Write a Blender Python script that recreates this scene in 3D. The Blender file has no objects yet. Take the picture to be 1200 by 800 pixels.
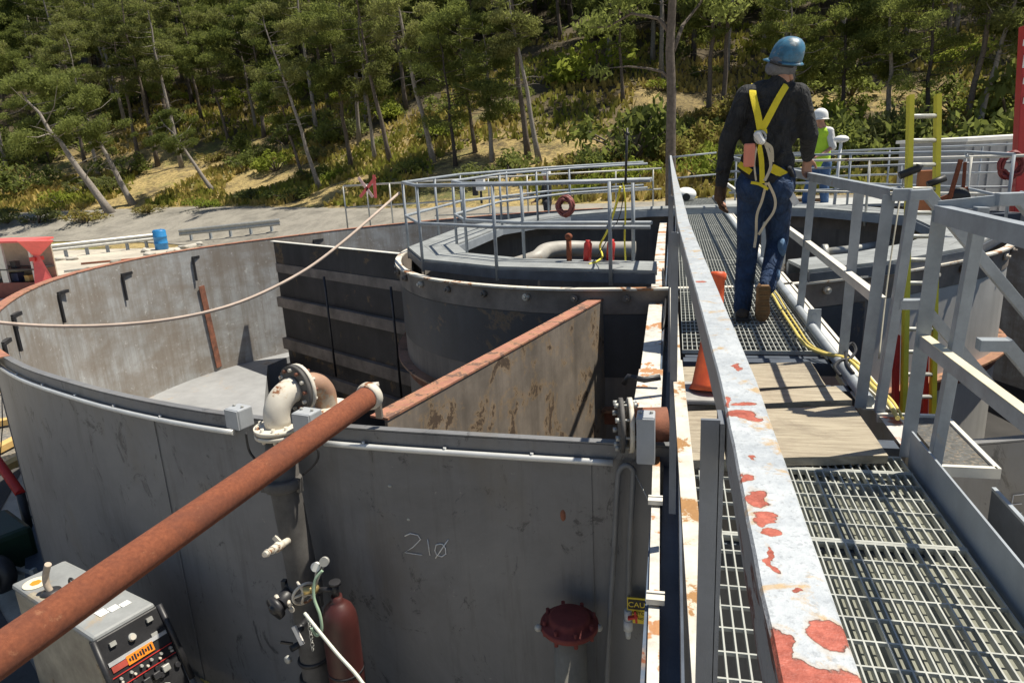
import bpy, bmesh, math, random
import numpy as np
from mathutils import Vector, Matrix, noise as mnoise
random.seed(7); rng=np.random.default_rng(7)
rad=math.radians
scn=bpy.context.scene; col=scn.collection
# ---------------------------------------------------------------- camera
F=820.0; H=1.33; PITCH,YAW,ROLL=15.13,13.37,-3.0
p,y,r=rad(PITCH),rad(YAW),rad(ROLL)
FW=Vector((-math.sin(y)*math.cos(p),math.cos(y)*math.cos(p),-math.sin(p)))
_rt=Vector((math.cos(y),math.sin(y),0)); _up=_rt.cross(FW)
RT=_rt*math.cos(r)+_up*math.sin(r); UP=-_rt*math.sin(r)+_up*math.cos(r)
CAM=Vector((0,0,H))
cd=bpy.data.cameras.new('camera'); cam=bpy.data.objects.new('camera',cd); col.objects.link(cam)
cd.sensor_width=36; cd.lens=F*36/1200; cd.clip_start=0.05; cd.clip_end=2000
cam.matrix_world=Matrix.Translation(CAM)@Matrix((RT,UP,-FW)).transposed().to_4x4()
scn.camera=cam
# ---------------------------------------------------------------- sky, sun, exposure
SUN=Vector((0.42,0.19,1.05)).normalized()
SEL=math.asin(SUN.z); SAZ=math.atan2(SUN.x,SUN.y)
w=bpy.data.worlds.new('World'); scn.world=w; w.use_nodes=True
nt=w.node_tree; sky=nt.nodes.new('ShaderNodeTexSky'); sky.sky_type='NISHITA'; sky.sun_disc=False
sky.sun_elevation=SEL; sky.sun_rotation=SAZ; sky.air_density=1.0; sky.dust_density=0.6
bg=nt.nodes['Background']; bg.inputs[1].default_value=0.068; nt.links.new(sky.outputs[0],bg.inputs[0])
sl=bpy.data.lights.new('sun','SUN'); sl.energy=5.0; sl.angle=rad(0.5); sl.color=(1.0,.93,.80)
so=bpy.data.objects.new('sun',sl); col.objects.link(so); so.rotation_euler=SUN.to_track_quat('Z','Y').to_euler()
so.location=(20,10,40)
scn.view_settings.view_transform='Standard'; scn.view_settings.look='None'
scn.view_settings.exposure=0.48; scn.view_settings.gamma=1
# ---------------------------------------------------------------- point helpers (pixel of the photo -> place at a known plane)
def ray(px,py): return RT*((px-600)/F)-UP*((py-400)/F)+FW
def Z(px,py,z=0.0):
    d=ray(px,py); return CAM+d*((z-H)/d.z)
def Y(px,py,yy):
    d=ray(px,py); return CAM+d*(yy/d.y)
V=lambda *a: Vector(a)
# ---------------------------------------------------------------- mesh builder
class M:
    def __init__(s): s.bm=bmesh.new()
    def box(s,c,size,rot=None):
        c=Vector(c); R=rot if rot is not None else Matrix.Identity(3)
        vs=[s.bm.verts.new(c+R@Vector((sx*size[0]/2,sy*size[1]/2,sz*size[2]/2))) for sx in(-1,1) for sy in(-1,1) for sz in(-1,1)]
        for f in((0,1,3,2),(4,6,7,5),(0,4,5,1),(2,3,7,6),(0,2,6,4),(1,5,7,3)): s.bm.faces.new([vs[i] for i in f])
        return s
    def beam(s,p0,p1,w,h,up=(0,0,1),twist=0):
        p0,p1=Vector(p0),Vector(p1); d=(p1-p0); L=d.length; d.normalize(); up=Vector(up)
        if abs(d.dot(up))>.98: up=Vector((0,1,0))
        sx=d.cross(up).normalized(); uz=sx.cross(d).normalized()
        R=Matrix((sx,d,uz)).transposed()
        return s.box((p0+p1)/2,(w,L,h),R)
    def cyl(s,p0,p1,r0,r1=None,seg=16,cap=True):
        if r1 is None: r1=r0
        p0,p1=Vector(p0),Vector(p1); d=(p1-p0).normalized()
        a=d.orthogonal().normalized(); b=d.cross(a)
        A=[];B=[]
        for i in range(seg):
            t=2*math.pi*i/seg; o=a*math.cos(t)+b*math.sin(t)
            A.append(s.bm.verts.new(p0+o*r0)); B.append(s.bm.verts.new(p1+o*r1))
        for i in range(seg): 
            f=s.bm.faces.new((A[i],A[(i+1)%seg],B[(i+1)%seg],B[i])); f.smooth=True
        if cap: s.bm.faces.new(A[::-1]); s.bm.faces.new(B)
        return s
    def tube(s,pts,r,seg=10,cap=True):
        pts=[Vector(q) for q in pts]; n=len(pts); rs=r if isinstance(r,(list,tuple)) else [r]*n
        rings=[]; a=None
        for i,q in enumerate(pts):
            d=(pts[min(i+1,n-1)]-pts[max(i-1,0)])
            if d.length<1e-9: d=Vector((0,0,1))
            d.normalize()
            if a is None: a=d.orthogonal().normalized()
            else:
                a=(a-d*a.dot(d)); a=a.normalized() if a.length>1e-6 else d.orthogonal().normalized()
            b=d.cross(a)
            rings.append([s.bm.verts.new(q+(a*math.cos(2*math.pi*k/seg)+b*math.sin(2*math.pi*k/seg))*rs[i]) for k in range(seg)])
        for i in range(n-1):
            for k in range(seg):
                f=s.bm.faces.new((rings[i][k],rings[i][(k+1)%seg],rings[i+1][(k+1)%seg],rings[i+1][k])); f.smooth=True
        if cap: s.bm.faces.new(rings[0][::-1]); s.bm.faces.new(rings[-1])
        return s
    def lathe(s,c,prof,axis=(0,0,1),seg=24):   # prof: list of (r, h)
        c=Vector(c); ax=Vector(axis).normalized(); a=ax.orthogonal().normalized(); b=ax.cross(a); R=[]
        for (rr,h) in prof:
            R.append([s.bm.verts.new(c+ax*h+(a*math.cos(2*math.pi*k/seg)+b*math.sin(2*math.pi*k/seg))*max(rr,1e-4)) for k in range(seg)])
        for i in range(len(R)-1):
            for k in range(seg):
                f=s.bm.faces.new((R[i][k],R[i][(k+1)%seg],R[i+1][(k+1)%seg],R[i+1][k])); f.smooth=True
        s.bm.faces.new(R[0][::-1]); s.bm.faces.new(R[-1])
        return s
    def prism(s,poly,z0,z1):
        A=[s.bm.verts.new((q[0],q[1],z0)) for q in poly]; B=[s.bm.verts.new((q[0],q[1],z1)) for q in poly]; n=len(poly)
        s.bm.faces.new(A[::-1]); s.bm.faces.new(B)
        for i in range(n): s.bm.faces.new((A[i],A[(i+1)%n],B[(i+1)%n],B[i]))
        return s
    def ngon_solid(s,pts,n,th):     # planar polygon in any plane, with thickness along n
        n=Vector(n).normalized(); A=[s.bm.verts.new(Vector(q)) for q in pts]; B=[s.bm.verts.new(Vector(q)+n*th) for q in pts]; k=len(pts)
        s.bm.faces.new(A[::-1]); s.bm.faces.new(B)
        for i in range(k): s.bm.faces.new((A[i],A[(i+1)%k],B[(i+1)%k],B[i]))
        return s
    def ball(s,c,rd,rot=None,sub=2):
        mt=Matrix.Translation(Vector(c))@(rot.to_4x4() if rot is not None else Matrix.Identity(4))@Matrix.Diagonal((rd[0],rd[1],rd[2],1))
        q=bmesh.ops.create_icosphere(s.bm,subdivisions=sub,radius=1,matrix=mt)
        for v in q['verts']:
            for f in v.link_faces: f.smooth=True
        return s
    def cap(s,p0,p1,r0,r1,fl=1.0,side=(1,0,0)):     # rounded limb segment
        p0,p1=Vector(p0),Vector(p1); d=(p1-p0); L=d.length; d.normalize(); N=14; a=Vector(side); a=(a-d*a.dot(d)).normalized(); b=d.cross(a)
        prof=[]
        for k in range(1,5): t=k/5*math.pi/2; prof.append((-math.cos(t)*r0,math.sin(t)*r0))
        prof+= [(0,r0),(L,r1)]
        for k in range(1,5): t=k/5*math.pi/2; prof.append((L+math.sin(t)*r1,math.cos(t)*r1))
        R=[[s.bm.verts.new(p0+d*h+a*math.cos(2*math.pi*k/N)*rr+b*math.sin(2*math.pi*k/N)*rr*fl) for k in range(N)] for h,rr in prof]
        for i in range(len(R)-1):
            for k in range(N): s.bm.faces.new((R[i][k],R[i][(k+1)%N],R[i+1][(k+1)%N],R[i+1][k]))
        s.bm.faces.new(R[0][::-1]); s.bm.faces.new(R[-1]); return s
def wloc(o):
    l=Vector((0,0,0))
    while o: l+=Vector(o.location); o=o.parent
    return l
def link_mesh(name,me,mt,parent,label=None):
    o=bpy.data.objects.new(name,me); col.objects.link(o)
    if mt: me.materials.append(mt)
    if parent:
        o.parent=parent
    if label: o['label']=label
    return o
def obj(name,m,mt,parent=None,label=None,bev=0,smooth=False):
    if parent:
        w0=wloc(parent); bmesh.ops.translate(m.bm,verts=m.bm.verts,vec=-w0)
    bmesh.ops.recalc_face_normals(m.bm,faces=m.bm.faces)
    me=bpy.data.meshes.new(name); m.bm.to_mesh(me); m.bm.free()
    o=link_mesh(name,me,mt,parent,label)
    if bev:
        b=o.modifiers.new('bevel','BEVEL'); b.width=bev; b.segments=2; b.limit_method='ANGLE'; b.angle_limit=rad(40)
    if smooth:
        for f in me.polygons: f.use_smooth=True
    return o
def tag(o,label,cat,group=None,kind=None):
    if label: o['label']=label
    if cat: o['category']=cat
    if group: o['group']=group
    if kind: o['kind']=kind
    return o
def thing(name,label,cat,loc=(0,0,0),group=None):
    o=bpy.data.objects.new(name,None); col.objects.link(o); o.location=loc; o.empty_display_size=.1
    return tag(o,label,cat,group)
def copy_tree(o,parent=None):
    c=o.copy(); col.objects.link(c)
    if parent: c.parent=parent
    for ch in list(o.children): copy_tree(ch,c)
    return c
# ---------------------------------------------------------------- materials
def ramp(nt,fac,stops):
    n=nt.nodes.new('ShaderNodeValToRGB'); e=n.color_ramp.elements
    while len(e)<len(stops): e.new(.5)
    for i,(ps,c) in enumerate(stops): e[i].position=ps; e[i].color=(*c,1) if len(c)==3 else c
    nt.links.new(fac,n.inputs[0]); return n.outputs[0]
def noise_(nt,vec,scale,detail=5,rough=.6,dist=0):
    n=nt.nodes.new('ShaderNodeTexNoise'); n.inputs['Scale'].default_value=scale; n.inputs['Detail'].default_value=detail
    n.inputs['Roughness'].default_value=rough; n.inputs['Distortion'].default_value=dist
    if vec is not None: nt.links.new(vec,n.inputs['Vector'])
    return n.outputs['Fac']
def mapping(nt,src,scale=(1,1,1)):
    n=nt.nodes.new('ShaderNodeMapping'); n.inputs['Scale'].default_value=scale; nt.links.new(src,n.inputs[0]); return n.outputs[0]
def mix(nt,fac,a,b):
    n=nt.nodes.new('ShaderNodeMix'); n.data_type='RGBA'
    for k,s in((6,a),(7,b)):
        if isinstance(s,tuple): n.inputs[k].default_value=(*s,1)
        else: nt.links.new(s,n.inputs[k])
    if isinstance(fac,(int,float)): n.inputs[0].default_value=fac
    else: nt.links.new(fac,n.inputs[0])
    return n.outputs[2]
def math_(nt,op,a,b=None,c=None):
    n=nt.nodes.new('ShaderNodeMath'); n.operation=op
    for k,s in enumerate((a,b,c)):
        if s is None: continue
        if isinstance(s,(int,float)): n.inputs[k].default_value=s
        else: nt.links.new(s,n.inputs[k])
    return n.outputs[0]
def base_mat(name,rough=.6,metal=0):
    m=bpy.data.materials.new(name); m.use_nodes=True; nt=m.node_tree; b=nt.nodes['Principled BSDF']
    b.inputs['Roughness'].default_value=rough; b.inputs['Metallic'].default_value=metal
    tc=nt.nodes.new('ShaderNodeTexCoord'); return m,nt,b,tc.outputs['Object']
def bump(nt,b,fac,strength=.3,dist=.01):
    n=nt.nodes.new('ShaderNodeBump'); n.inputs['Strength'].default_value=strength; n.inputs['Distance'].default_value=dist
    nt.links.new(fac,n.inputs['Height']); nt.links.new(n.outputs[0],b.inputs['Normal'])
S01=(0,0,0);S1=(1,1,1)
def paint(name,c,var=.25,scale=6,rust=None,rust_at=.62,rust_scale=5,streak=0,rough=.5,metal=0,bmp=.15,c2=None,streak_c=None):
    m,nt,b,oc=base_mat(name,rough,metal)
    dark=tuple(v*(1-var) for v in c); lite=tuple(min(1,v*(1+var)) for v in c)
    if c2: dark=c2
    f=noise_(nt,oc,scale,6,.65)
    out=ramp(nt,f,[(.3,dark),(.7,lite)])
    fine=noise_(nt,oc,scale*14,4,.7)
    out=mix(nt,math_(nt,'MULTIPLY',ramp(nt,fine,[(.45,S01),(.75,S1)]),.25),out,dark)
    if streak:
        sv=noise_(nt,mapping(nt,oc,(7,7,.35)),1.0,6,.7)
        out=mix(nt,math_(nt,'MULTIPLY',ramp(nt,sv,[(.45,S01),(.72,S1)]),streak),out,streak_c or tuple(v*.45 for v in c))
    if rust:
        rf=noise_(nt,oc,rust_scale,8,.72,.3)
        k=ramp(nt,rf,[(rust_at,S01),(rust_at+.02,S1)])
        k2=ramp(nt,rf,[(rust_at-.06,S01),(rust_at+.01,S1)])
        halo=(.42,.26,.10)
        out=mix(nt,math_(nt,'MULTIPLY',k2,.35),out,halo)
        out=mix(nt,k,out,mix(nt,fine,rust,tuple(v*.5 for v in rust)))
    nt.links.new(out,b.inputs['Base Color'])
    if bmp: bump(nt,b,fine,bmp,.004)
    return m
RUST=(.28,.085,.035)
mats={}
def P(k,*a,**kw):
    if k not in mats: mats[k]=paint(k,*a,**kw)
    return mats[k]
GALV=P('grey_rail_paint',(.27,.30,.33),rust=RUST,rust_at=.69,rust_scale=7)
GALVC=P('clean_grey_paint',(.30,.33,.36),var=.15)
WHITEP=P('chalky_white_paint',(.62,.60,.54),var=.15,rust=(.36,.15,.05),rust_at=.66,rust_scale=4,rough=.7)
DARKB=P('blue_grey_steel',(.07,.085,.11),var=.3,rust=RUST,rust_at=.68,rust_scale=3)
STEEL=P('dull_zinc',(.42,.42,.39),var=.2,metal=.3,rough=.5)
BLACK=P('black_plastic',(.02,.02,.022),var=.4,rough=.5)
BLKP=P('black_steel',(.025,.025,.028),var=.4,rough=.45)
RUSTP=P('rust_steel',(.24,.09,.05),var=.35,scale=8,c2=(.10,.05,.035),rough=.85,bmp=.4)
CREAM=P('cream_old_paint',(.60,.56,.48),var=.12,rust=(.30,.12,.05),rust_at=.60,rust_scale=9,rough=.7)
DARKPIPE=P('dark_old_pipe',(.095,.09,.085),var=.4,rough=.7,streak=.3)
WOOD=None
# outside of the tank
def tank_outside():
    m,nt,b,oc=base_mat('tank_outside_paint',.5)
    f=noise_(nt,oc,.9,7,.7,.5); out=ramp(nt,f,[(.3,(.115,.117,.122)),(.5,(.165,.168,.175)),(.7,(.21,.212,.216))])
    st=noise_(nt,mapping(nt,oc,(3,3,.3)),1,6,.75); out=mix(nt,math_(nt,'MULTIPLY',ramp(nt,st,[(.48,S01),(.66,S1)]),.4),out,(.19,.19,.19))
    s2=noise_(nt,mapping(nt,oc,(6,6,.5)),1.3,6,.75); out=mix(nt,math_(nt,'MULTIPLY',ramp(nt,s2,[(.52,S01),(.70,S1)]),.45),out,(.068,.063,.062))
    sm_=noise_(nt,mapping(nt,oc,(2.5,2.5,1.6)),1.5,8,.8,1.2); out=mix(nt,math_(nt,'MULTIPLY',ramp(nt,sm_,[(.58,S01),(.63,S1)]),.75),out,(.036,.037,.042))
    lo=noise_(nt,mapping(nt,oc,(1.2,1.2,.5)),.9,5,.7,.3); out=mix(nt,math_(nt,'MULTIPLY',ramp(nt,lo,[(.56,S01),(.68,S1)]),.5),out,(.16,.142,.115))
    sp=noise_(nt,oc,16,5,.8); out=mix(nt,math_(nt,'MULTIPLY',ramp(nt,sp,[(.66,S01),(.69,S1)]),.7),out,(.30,.29,.27))
    nt.links.new(out,b.inputs['Base Color']); bump(nt,b,f,.25,.03); return m
TANKO=tank_outside()
def tank_inside():
    m,nt,b,oc=base_mat('tank_inside_stained',.75)
    f=noise_(nt,oc,1.6,8,.7,.4); out=ramp(nt,f,[(.3,(.27,.27,.26)),(.5,(.36,.365,.36)),(.7,(.44,.445,.44))])
    st=noise_(nt,mapping(nt,oc,(4.5,4.5,.45)),1,7,.75)
    out=mix(nt,math_(nt,'MULTIPLY',ramp(nt,st,[(.42,S01),(.62,S1)]),.65),out,(.19,.155,.12))
    bl=noise_(nt,mapping(nt,oc,(.5,.5,1.1)),1.2,5,.7)
    out=mix(nt,math_(nt,'MULTIPLY',ramp(nt,bl,[(.46,S01),(.60,S1)]),.6),out,(.20,.16,.12))
    sp=noise_(nt,oc,9,6,.8,.2)
    out=mix(nt,math_(nt,'MULTIPLY',ramp(nt,sp,[(.60,S01),(.64,S1)]),.5),out,(.62,.62,.60))
    nt.links.new(out,b.inputs['Base Color']); bump(nt,b,sp,.2,.01); return m
TANKI=tank_inside()
TANKD=paint('partition_shade_steel',(.045,.042,.042),var=.45,scale=1.2,streak=.5,rough=.7,rust=(.11,.075,.05),rust_at=.63,rust_scale=1.5)  # partition plate: near black base carries the shade on its face, with stains
INNERW=paint('inner_tank_steel',(.20,.18,.16),var=.3,scale=1.3,streak=.6,rough=.7,rust=(.14,.07,.04),rust_at=.66,rust_scale=2.2)
BAFF=paint('baffle_brown_steel',(.19,.16,.13),var=.4,scale=2.2,streak=.6,rough=.75,rust=(.11,.075,.05),rust_at=.57,rust_scale=3)
PINKR=P('primer_red_flange',(.34,.15,.10),var=.25,scale=9,rust=(.20,.11,.08),rust_at=.55,rust_scale=6,rough=.8)
RUNDER=paint('orange_rust_pipe',(.27,.085,.038),var=.12,scale=70,c2=(.17,.048,.022),rough=.9,bmp=.8,rust=(.62,.42,.22),rust_at=.735,rust_scale=15)
REDP=P('red_paint',(.55,.035,.03),var=.2,rough=.45)
PINKP=P('faded_red_paint',(.75,.13,.12),var=.12,rough=.55)
YEL=P('yellow_fibreglass',(.70,.62,.05),var=.12,rough=.5)
YELH=P('yellow_hose_rubber',(.62,.50,.14),var=.15,rough=.5)
ORAN=P('orange_cone_rubber',(.80,.15,.035),var=.12,rough=.5,c2=(.45,.05,.02),scale=5)
BLUEB=P('blue_barrel_plastic',(.03,.22,.50),var=.15,rough=.4)
ROPE=P('tan_rope',(.50,.40,.33),var=.2,rough=.9)
TANW=P('bare_timber',(.55,.36,.13),var=.25,scale=3,rough=.8)
# ---------------------------------------------------------------- ground and hill
GZ=-3.1
def sm(a,b,t):
    t=max(0,min(1,(t-a)/(b-a))); return t*t*(3-2*t)
def hy0(x): # foot of the hill
    return 50-11.5*sm(-42,-8,x)
def terrain(x,yv):
    b=hy0(x); z=GZ
    bank0=b-9
    if yv>bank0:
        t=min(1,(yv-bank0)/8.5); z=GZ+1.5*sm(0,1,t)
    if yv>b:
        d=yv-b; z+=0.30*d+0.12*max(0,d-10)+.9*mnoise.noise(Vector((x*.07,yv*.07,1)))*sm(0,8,d)+.35*mnoise.noise(Vector((x*.25,yv*.25,4)))*sm(0,4,d)
    return z
def raymarch(px,py):
    d=ray(px,py); t=30.0
    while t<200:
        q=CAM+d*t
        if q.z<=terrain(q.x,q.y): return q
        t+=.25
    return q
def grid_mesh(name,xs,ys,mt,dz=0,zf=terrain):
    X_=len(xs); vs=[(x,yv,zf(x,yv)+dz) for yv in ys for x in xs]
    fs=[(j*X_+i,j*X_+i+1,(j+1)*X_+i+1,(j+1)*X_+i) for j in range(len(ys)-1) for i in range(X_-1)]
    me=bpy.data.meshes.new(name); me.from_pydata(vs,[],fs)
    for pl in me.polygons: pl.use_smooth=True
    return link_mesh(name,me,mt,None)
def hill_mat():
    m,nt,b,oc=base_mat('dry_hillside',.95)
    f=noise_(nt,oc,.35,8,.75,.3); out=ramp(nt,f,[(.34,(.06,.045,.025)),(.43,(.17,.13,.06)),(.5,(.44,.33,.13)),(.66,(.54,.41,.17))])
    g=noise_(nt,mapping(nt,oc,(1,1,1)),.16,6,.7); out=mix(nt,math_(nt,'MULTIPLY',ramp(nt,g,[(.5,S01),(.6,S1)]),.75),out,(.14,.17,.035))
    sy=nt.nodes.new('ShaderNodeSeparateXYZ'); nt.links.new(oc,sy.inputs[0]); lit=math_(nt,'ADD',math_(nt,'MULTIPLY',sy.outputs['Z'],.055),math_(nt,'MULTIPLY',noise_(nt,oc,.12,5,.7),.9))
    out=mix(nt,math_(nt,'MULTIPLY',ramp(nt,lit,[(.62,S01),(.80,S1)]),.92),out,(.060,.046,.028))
    fn=noise_(nt,oc,4,6,.8); out=mix(nt,math_(nt,'MULTIPLY',ramp(nt,fn,[(.45,S01),(.6,S1)]),.7),out,(.08,.06,.03))
    nt.links.new(out,b.inputs['Base Color']); bump(nt,b,fn,.8,.2); return m
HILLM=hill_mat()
def conc_mat(name,c,sc=.8,dark=.45,amt=.6):
    m,nt,b,oc=base_mat(name,.9)
    f=noise_(nt,oc,sc,9,.75,.3); out=ramp(nt,f,[(.3,tuple(v*dark for v in c)),(.55,c),(.75,tuple(min(1,v*1.15) for v in c))])
    s=noise_(nt,oc,sc*12,6,.8); out=mix(nt,math_(nt,'MULTIPLY',ramp(nt,s,[(.5,S01),(.62,S1)]),amt*.5),out,tuple(v*.5 for v in c))
    nt.links.new(out,b.inputs['Base Color']); bump(nt,b,s,.4,.02); return m
CONC=conc_mat('old_concrete',(.27,.25,.21),.5,.4,.8); CONCP=conc_mat('pale_concrete',(.50,.47,.41),.5,.7)
DIRT=conc_mat('dark_yard',(.075,.072,.07),.6,.5); ASPH=conc_mat('yard_asphalt',(.50,.455,.375),.35,.6,.6)
ys1=[-40,-20,0,10,20,28]+[29+i*1.0 for i in range(45)]+[75+i*3 for i in range(20)]+[140,170,220]
xs1=[-200,-160,-130]+[-110+2*i for i in range(101)]+[100,140,200]
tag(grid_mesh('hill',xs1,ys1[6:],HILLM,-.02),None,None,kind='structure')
g=M(); g.prism([(-200,-60),(200,-60),(200,36),(-200,36)],GZ-.3,GZ-.01); tag(obj('yard',g,ASPH),None,None,kind='structure')
# sunlit concrete apron bank at the foot of the hill
xs2=[-100+2*i for i in range(81)]
vs=[];fs=[];NS=9
for x in xs2:
    b0=hy0(x)
    for k in range(NS+1):
        yv=b0-9.3+k*9.2/NS; vs.append((x,yv,terrain(x,yv)+.03))
for i in range(len(xs2)-1):
    for k in range(NS): a=i*(NS+1)+k; fs.append((a,a+NS+1,a+NS+2,a+1))
me=bpy.data.meshes.new('concrete_bank'); me.from_pydata(vs,[],fs); tag(link_mesh('concrete_bank',me,CONC,None),None,None,kind='structure')
g=M(); g.prism([(-16,-6),(-3.5,-6),(-3.5,3.0),(-8.2,5.8),(-10,8.2),(-12,8.2),(-16,5)],GZ,GZ+.004); tag(obj('yard_mat',g,DIRT),None,None,kind='structure')
# ---------------------------------------------------------------- the round tank
C0=(-.4,10.0); C1=(.1,10.4); RZ=-.1; FZ=-2.45
def rfun(data):
    data=sorted(data); n=len(data)
    def f(deg):
        deg%=360
        for i in range(n):
            a,ra=data[i]; b,rb=data[(i+1)%n]
            if b<=a: b+=360
            dd=deg if deg>=a else deg+360
            if a<=dd<=b:
                t=(dd-a)/(b-a); t=t*t*(3-2*t)*.5+t*.5; return ra+(rb-ra)*t
        return data[0][1]
    tab=[f(k) for k in range(360)]
    tab=[sum(tab[(k+j)%360] for j in range(-7,8))/15 for k in range(360)]
    def g(deg):
        deg%=360; i=int(deg); t=deg-i; return tab[i%360]*(1-t)+tab[(i+1)%360]*t
    return g
ro=rfun([(0,6.9),(45,7.1),(90,7.2),(130,7.3),(160,7.75),(169.7,8.3),(184,8.5),(193,8.4),(207,7.97),(226,7.5),(235,7.22),(244,7.03),(252,6.92),(260,6.79),(266.5,6.72),(271,6.73),(283,6.87),(288,6.78),(320,6.8)])
ri=rfun([(0,4.0),(60,3.9),(120,3.9),(196,4.0),(218,4.06),(225,4.05),(247,3.85),(265,3.61),(286,3.6),(297,3.49),(317,3.54),(347,3.95)])
def po(deg,off=0,z=0,c=C0,rf=ro): t=rad(deg); R_=rf(deg)+off; return Vector((c[0]+math.cos(t)*R_,c[1]+math.sin(t)*R_,z))
def pi_(deg,off=0,z=0): return po(deg,off,z,C1,ri)
def ringwall(m,rf,c,off0,off1,z0,z1,a0=0,a1=360,st=2):
    n=int((a1-a0)/st); full=(a1-a0)>=360; cols=[]
    for i in range(n if full else n+1):
        dg=a0+(a1-a0)*i/n
        cols.append([m.bm.verts.new(po(dg,o,z,c,rf)) for o,z in((off0,z0),(off1,z0),(off1,z1),(off0,z1))])
    for i in range(n):
        A=cols[i];B=cols[(i+1)%len(cols)]
        for k in range(4):
            f=m.bm.faces.new((A[k],A[(k+1)%4],B[(k+1)%4],B[k])); f.smooth=(k%2==1)
    if not full:
        for A in(cols[0],cols[-1]): m.bm.faces.new(A)
    return m
def smooth_by_angle(o):
    es=o.modifiers.new('edge','EDGE_SPLIT'); es.split_angle=rad(35)
tank=thing('treatment_tank','huge round grey steel tank with a rust red rim, open on top','tank',(C0[0],C0[1],GZ))
o=obj('shell',ringwall(M(),ro,C0,-.012,0,GZ,RZ),TANKO,tank); smooth_by_angle(o)
o=obj('inner_face',ringwall(M(),ro,C0,-.03,-.014,GZ,RZ-.004),TANKI,tank,'stained pale grey inside face of the tank wall'); smooth_by_angle(o)
o=obj('rim',ringwall(M(),ro,C0,-.035,.10,RZ+.004,RZ+.016,100,228),PINKR,tank,'rust red top flange'); smooth_by_angle(o)
ringwall_m=ringwall(M(),ro,C0,-.035,.014,RZ+.004,RZ+.012,228,460); ringwall(ringwall_m,ro,C0,.004,.012,RZ-.075,RZ,228,460)
o=obj('rim',ringwall_m,TANKO,tank); smooth_by_angle(o)
o=obj('rim_apron',ringwall(M(),ro,C0,.09,.10,RZ-.05,RZ+.003,100,228),PINKR,tank); smooth_by_angle(o)
o=obj('base_ledge',ringwall(M(),ro,C0,.0,.16,GZ,GZ+.32),DARKB,tank); smooth_by_angle(o)
o=obj('base_flange',ringwall(M(),ro,C0,.0,.2,GZ+.32,GZ+.335),DARKB,tank); smooth_by_angle(o)
# floor
PZ=-3.06
FE0=Z(315,412,FZ); FE1=Z(309,480,FZ); fd=(FE1-FE0).normalized(); FE2=FE1+fd*4.2; FE0=FE0-fd*1.2
fa=math.degrees(math.atan2(FE2.y-C0[1],FE2.x-C0[0]))%360; fb=math.degrees(math.atan2(FE0.y-C0[1],FE0.x-C0[0]))%360
vs_=[po(fb+(fa-fb)*k/40,-.02,FZ) for k in range(41)]+[FE0.lerp(FE2,1-k/4) for k in range(1,4)]
m=M(); m.prism([(q.x,q.y) for q in vs_],PZ,FZ)
FLOORM=paint('tank_floor_grey',(.36,.38,.40),var=.25,scale=1.5,rust=(.16,.14,.12),rust_at=.6,rust_scale=2,rough=.8)
obj('floor',m,paint('tank_floor_stained',(.27,.275,.28),var=.22,scale=1.2,rust=(.17,.16,.15),rust_at=.64,rust_scale=2,rough=.8),tank)
m=M(); m.bm.faces.new([m.bm.verts.new(po(k*3,-.02,PZ)) for k in range(120)]); obj('sump_floor',m,P('sump_shade_black',(.025,.023,.022),var=.5,scale=1.5,rough=.6),tank)  # floor coloured near black to stand for the shade in the pit
m=M()
for k in range(1,6): # gussets where wall meets floor
    pass
pass
# weld seams / vertical plates inside and stain strips
a=Y(236,335,po(176).y); b=Y(257,430,po(176).y)
def hit(px,py,off=-.03):   # where a ray meets the inner face of the far wall
    d=ray(px,py); best=None; prev=None
    for i in range(60,400):
        q=CAM+d*(i*.05); rr=math.hypot(q.x-C0[0],q.y-C0[1]); dg=math.degrees(math.atan2(q.y-C0[1],q.x-C0[0]))
        s=rr-(ro(dg)+off)
        if prev is not None and prev<0<=s:
            q=CAM+d*((i-1+(-prev)/(s-prev))*.05); return q,math.degrees(math.atan2(q.y-C0[1],q.x-C0[0]))
        prev=s
    return q,dg
def hit_out(px,py,off=0.0):
    d=ray(px,py); prev=None
    for i in range(60,900):
        q=CAM+d*(i*.01); rr=math.hypot(q.x-C0[0],q.y-C0[1]); dg=math.degrees(math.atan2(q.y-C0[1],q.x-C0[0])); s=rr-(ro(dg)+off)
        if prev is not None and prev>0>=s: return q,dg
        prev=s
    return q,dg
m=M(); q0,d0=hit(236,335,-.05); q1,d1=hit(257,430,-.05); m.beam(q0,q1,.13,.012,up=Vector((C0[0]-q0.x,C0[1]-q0.y,0)).normalized())
obj('patch_strip',m,RUSTP,tank,'narrow rusty vertical patch strip on the inside wall')
for (px,py) in [(3,401),(14,369),(68,342),(143,320),(226,300),(368,280)]:
    q,dg=hit(px,py+2,-.04)
    rd=Vector((math.cos(rad(dg)),math.sin(rad(dg)),0)); tg=Vector((-rd.y,rd.x,0))
    m=M(); q.z=min(q.z,RZ-.06); m.beam(q-tg*.22,q+tg*.02,.05,.045); m.beam(q+tg*.02-rd*.02,q+tg*.02-rd*.02-V(0,0,.42),.03,.03)
    obj('bracket_with_shadow',m,BLKP,tank,'small black bracket with its drawn shadow on the inside wall')  # black L draws the bracket together with its shadow
for (px,py) in [(53,434)]:
    q,dg=hit(px,py,-.04)
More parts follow.
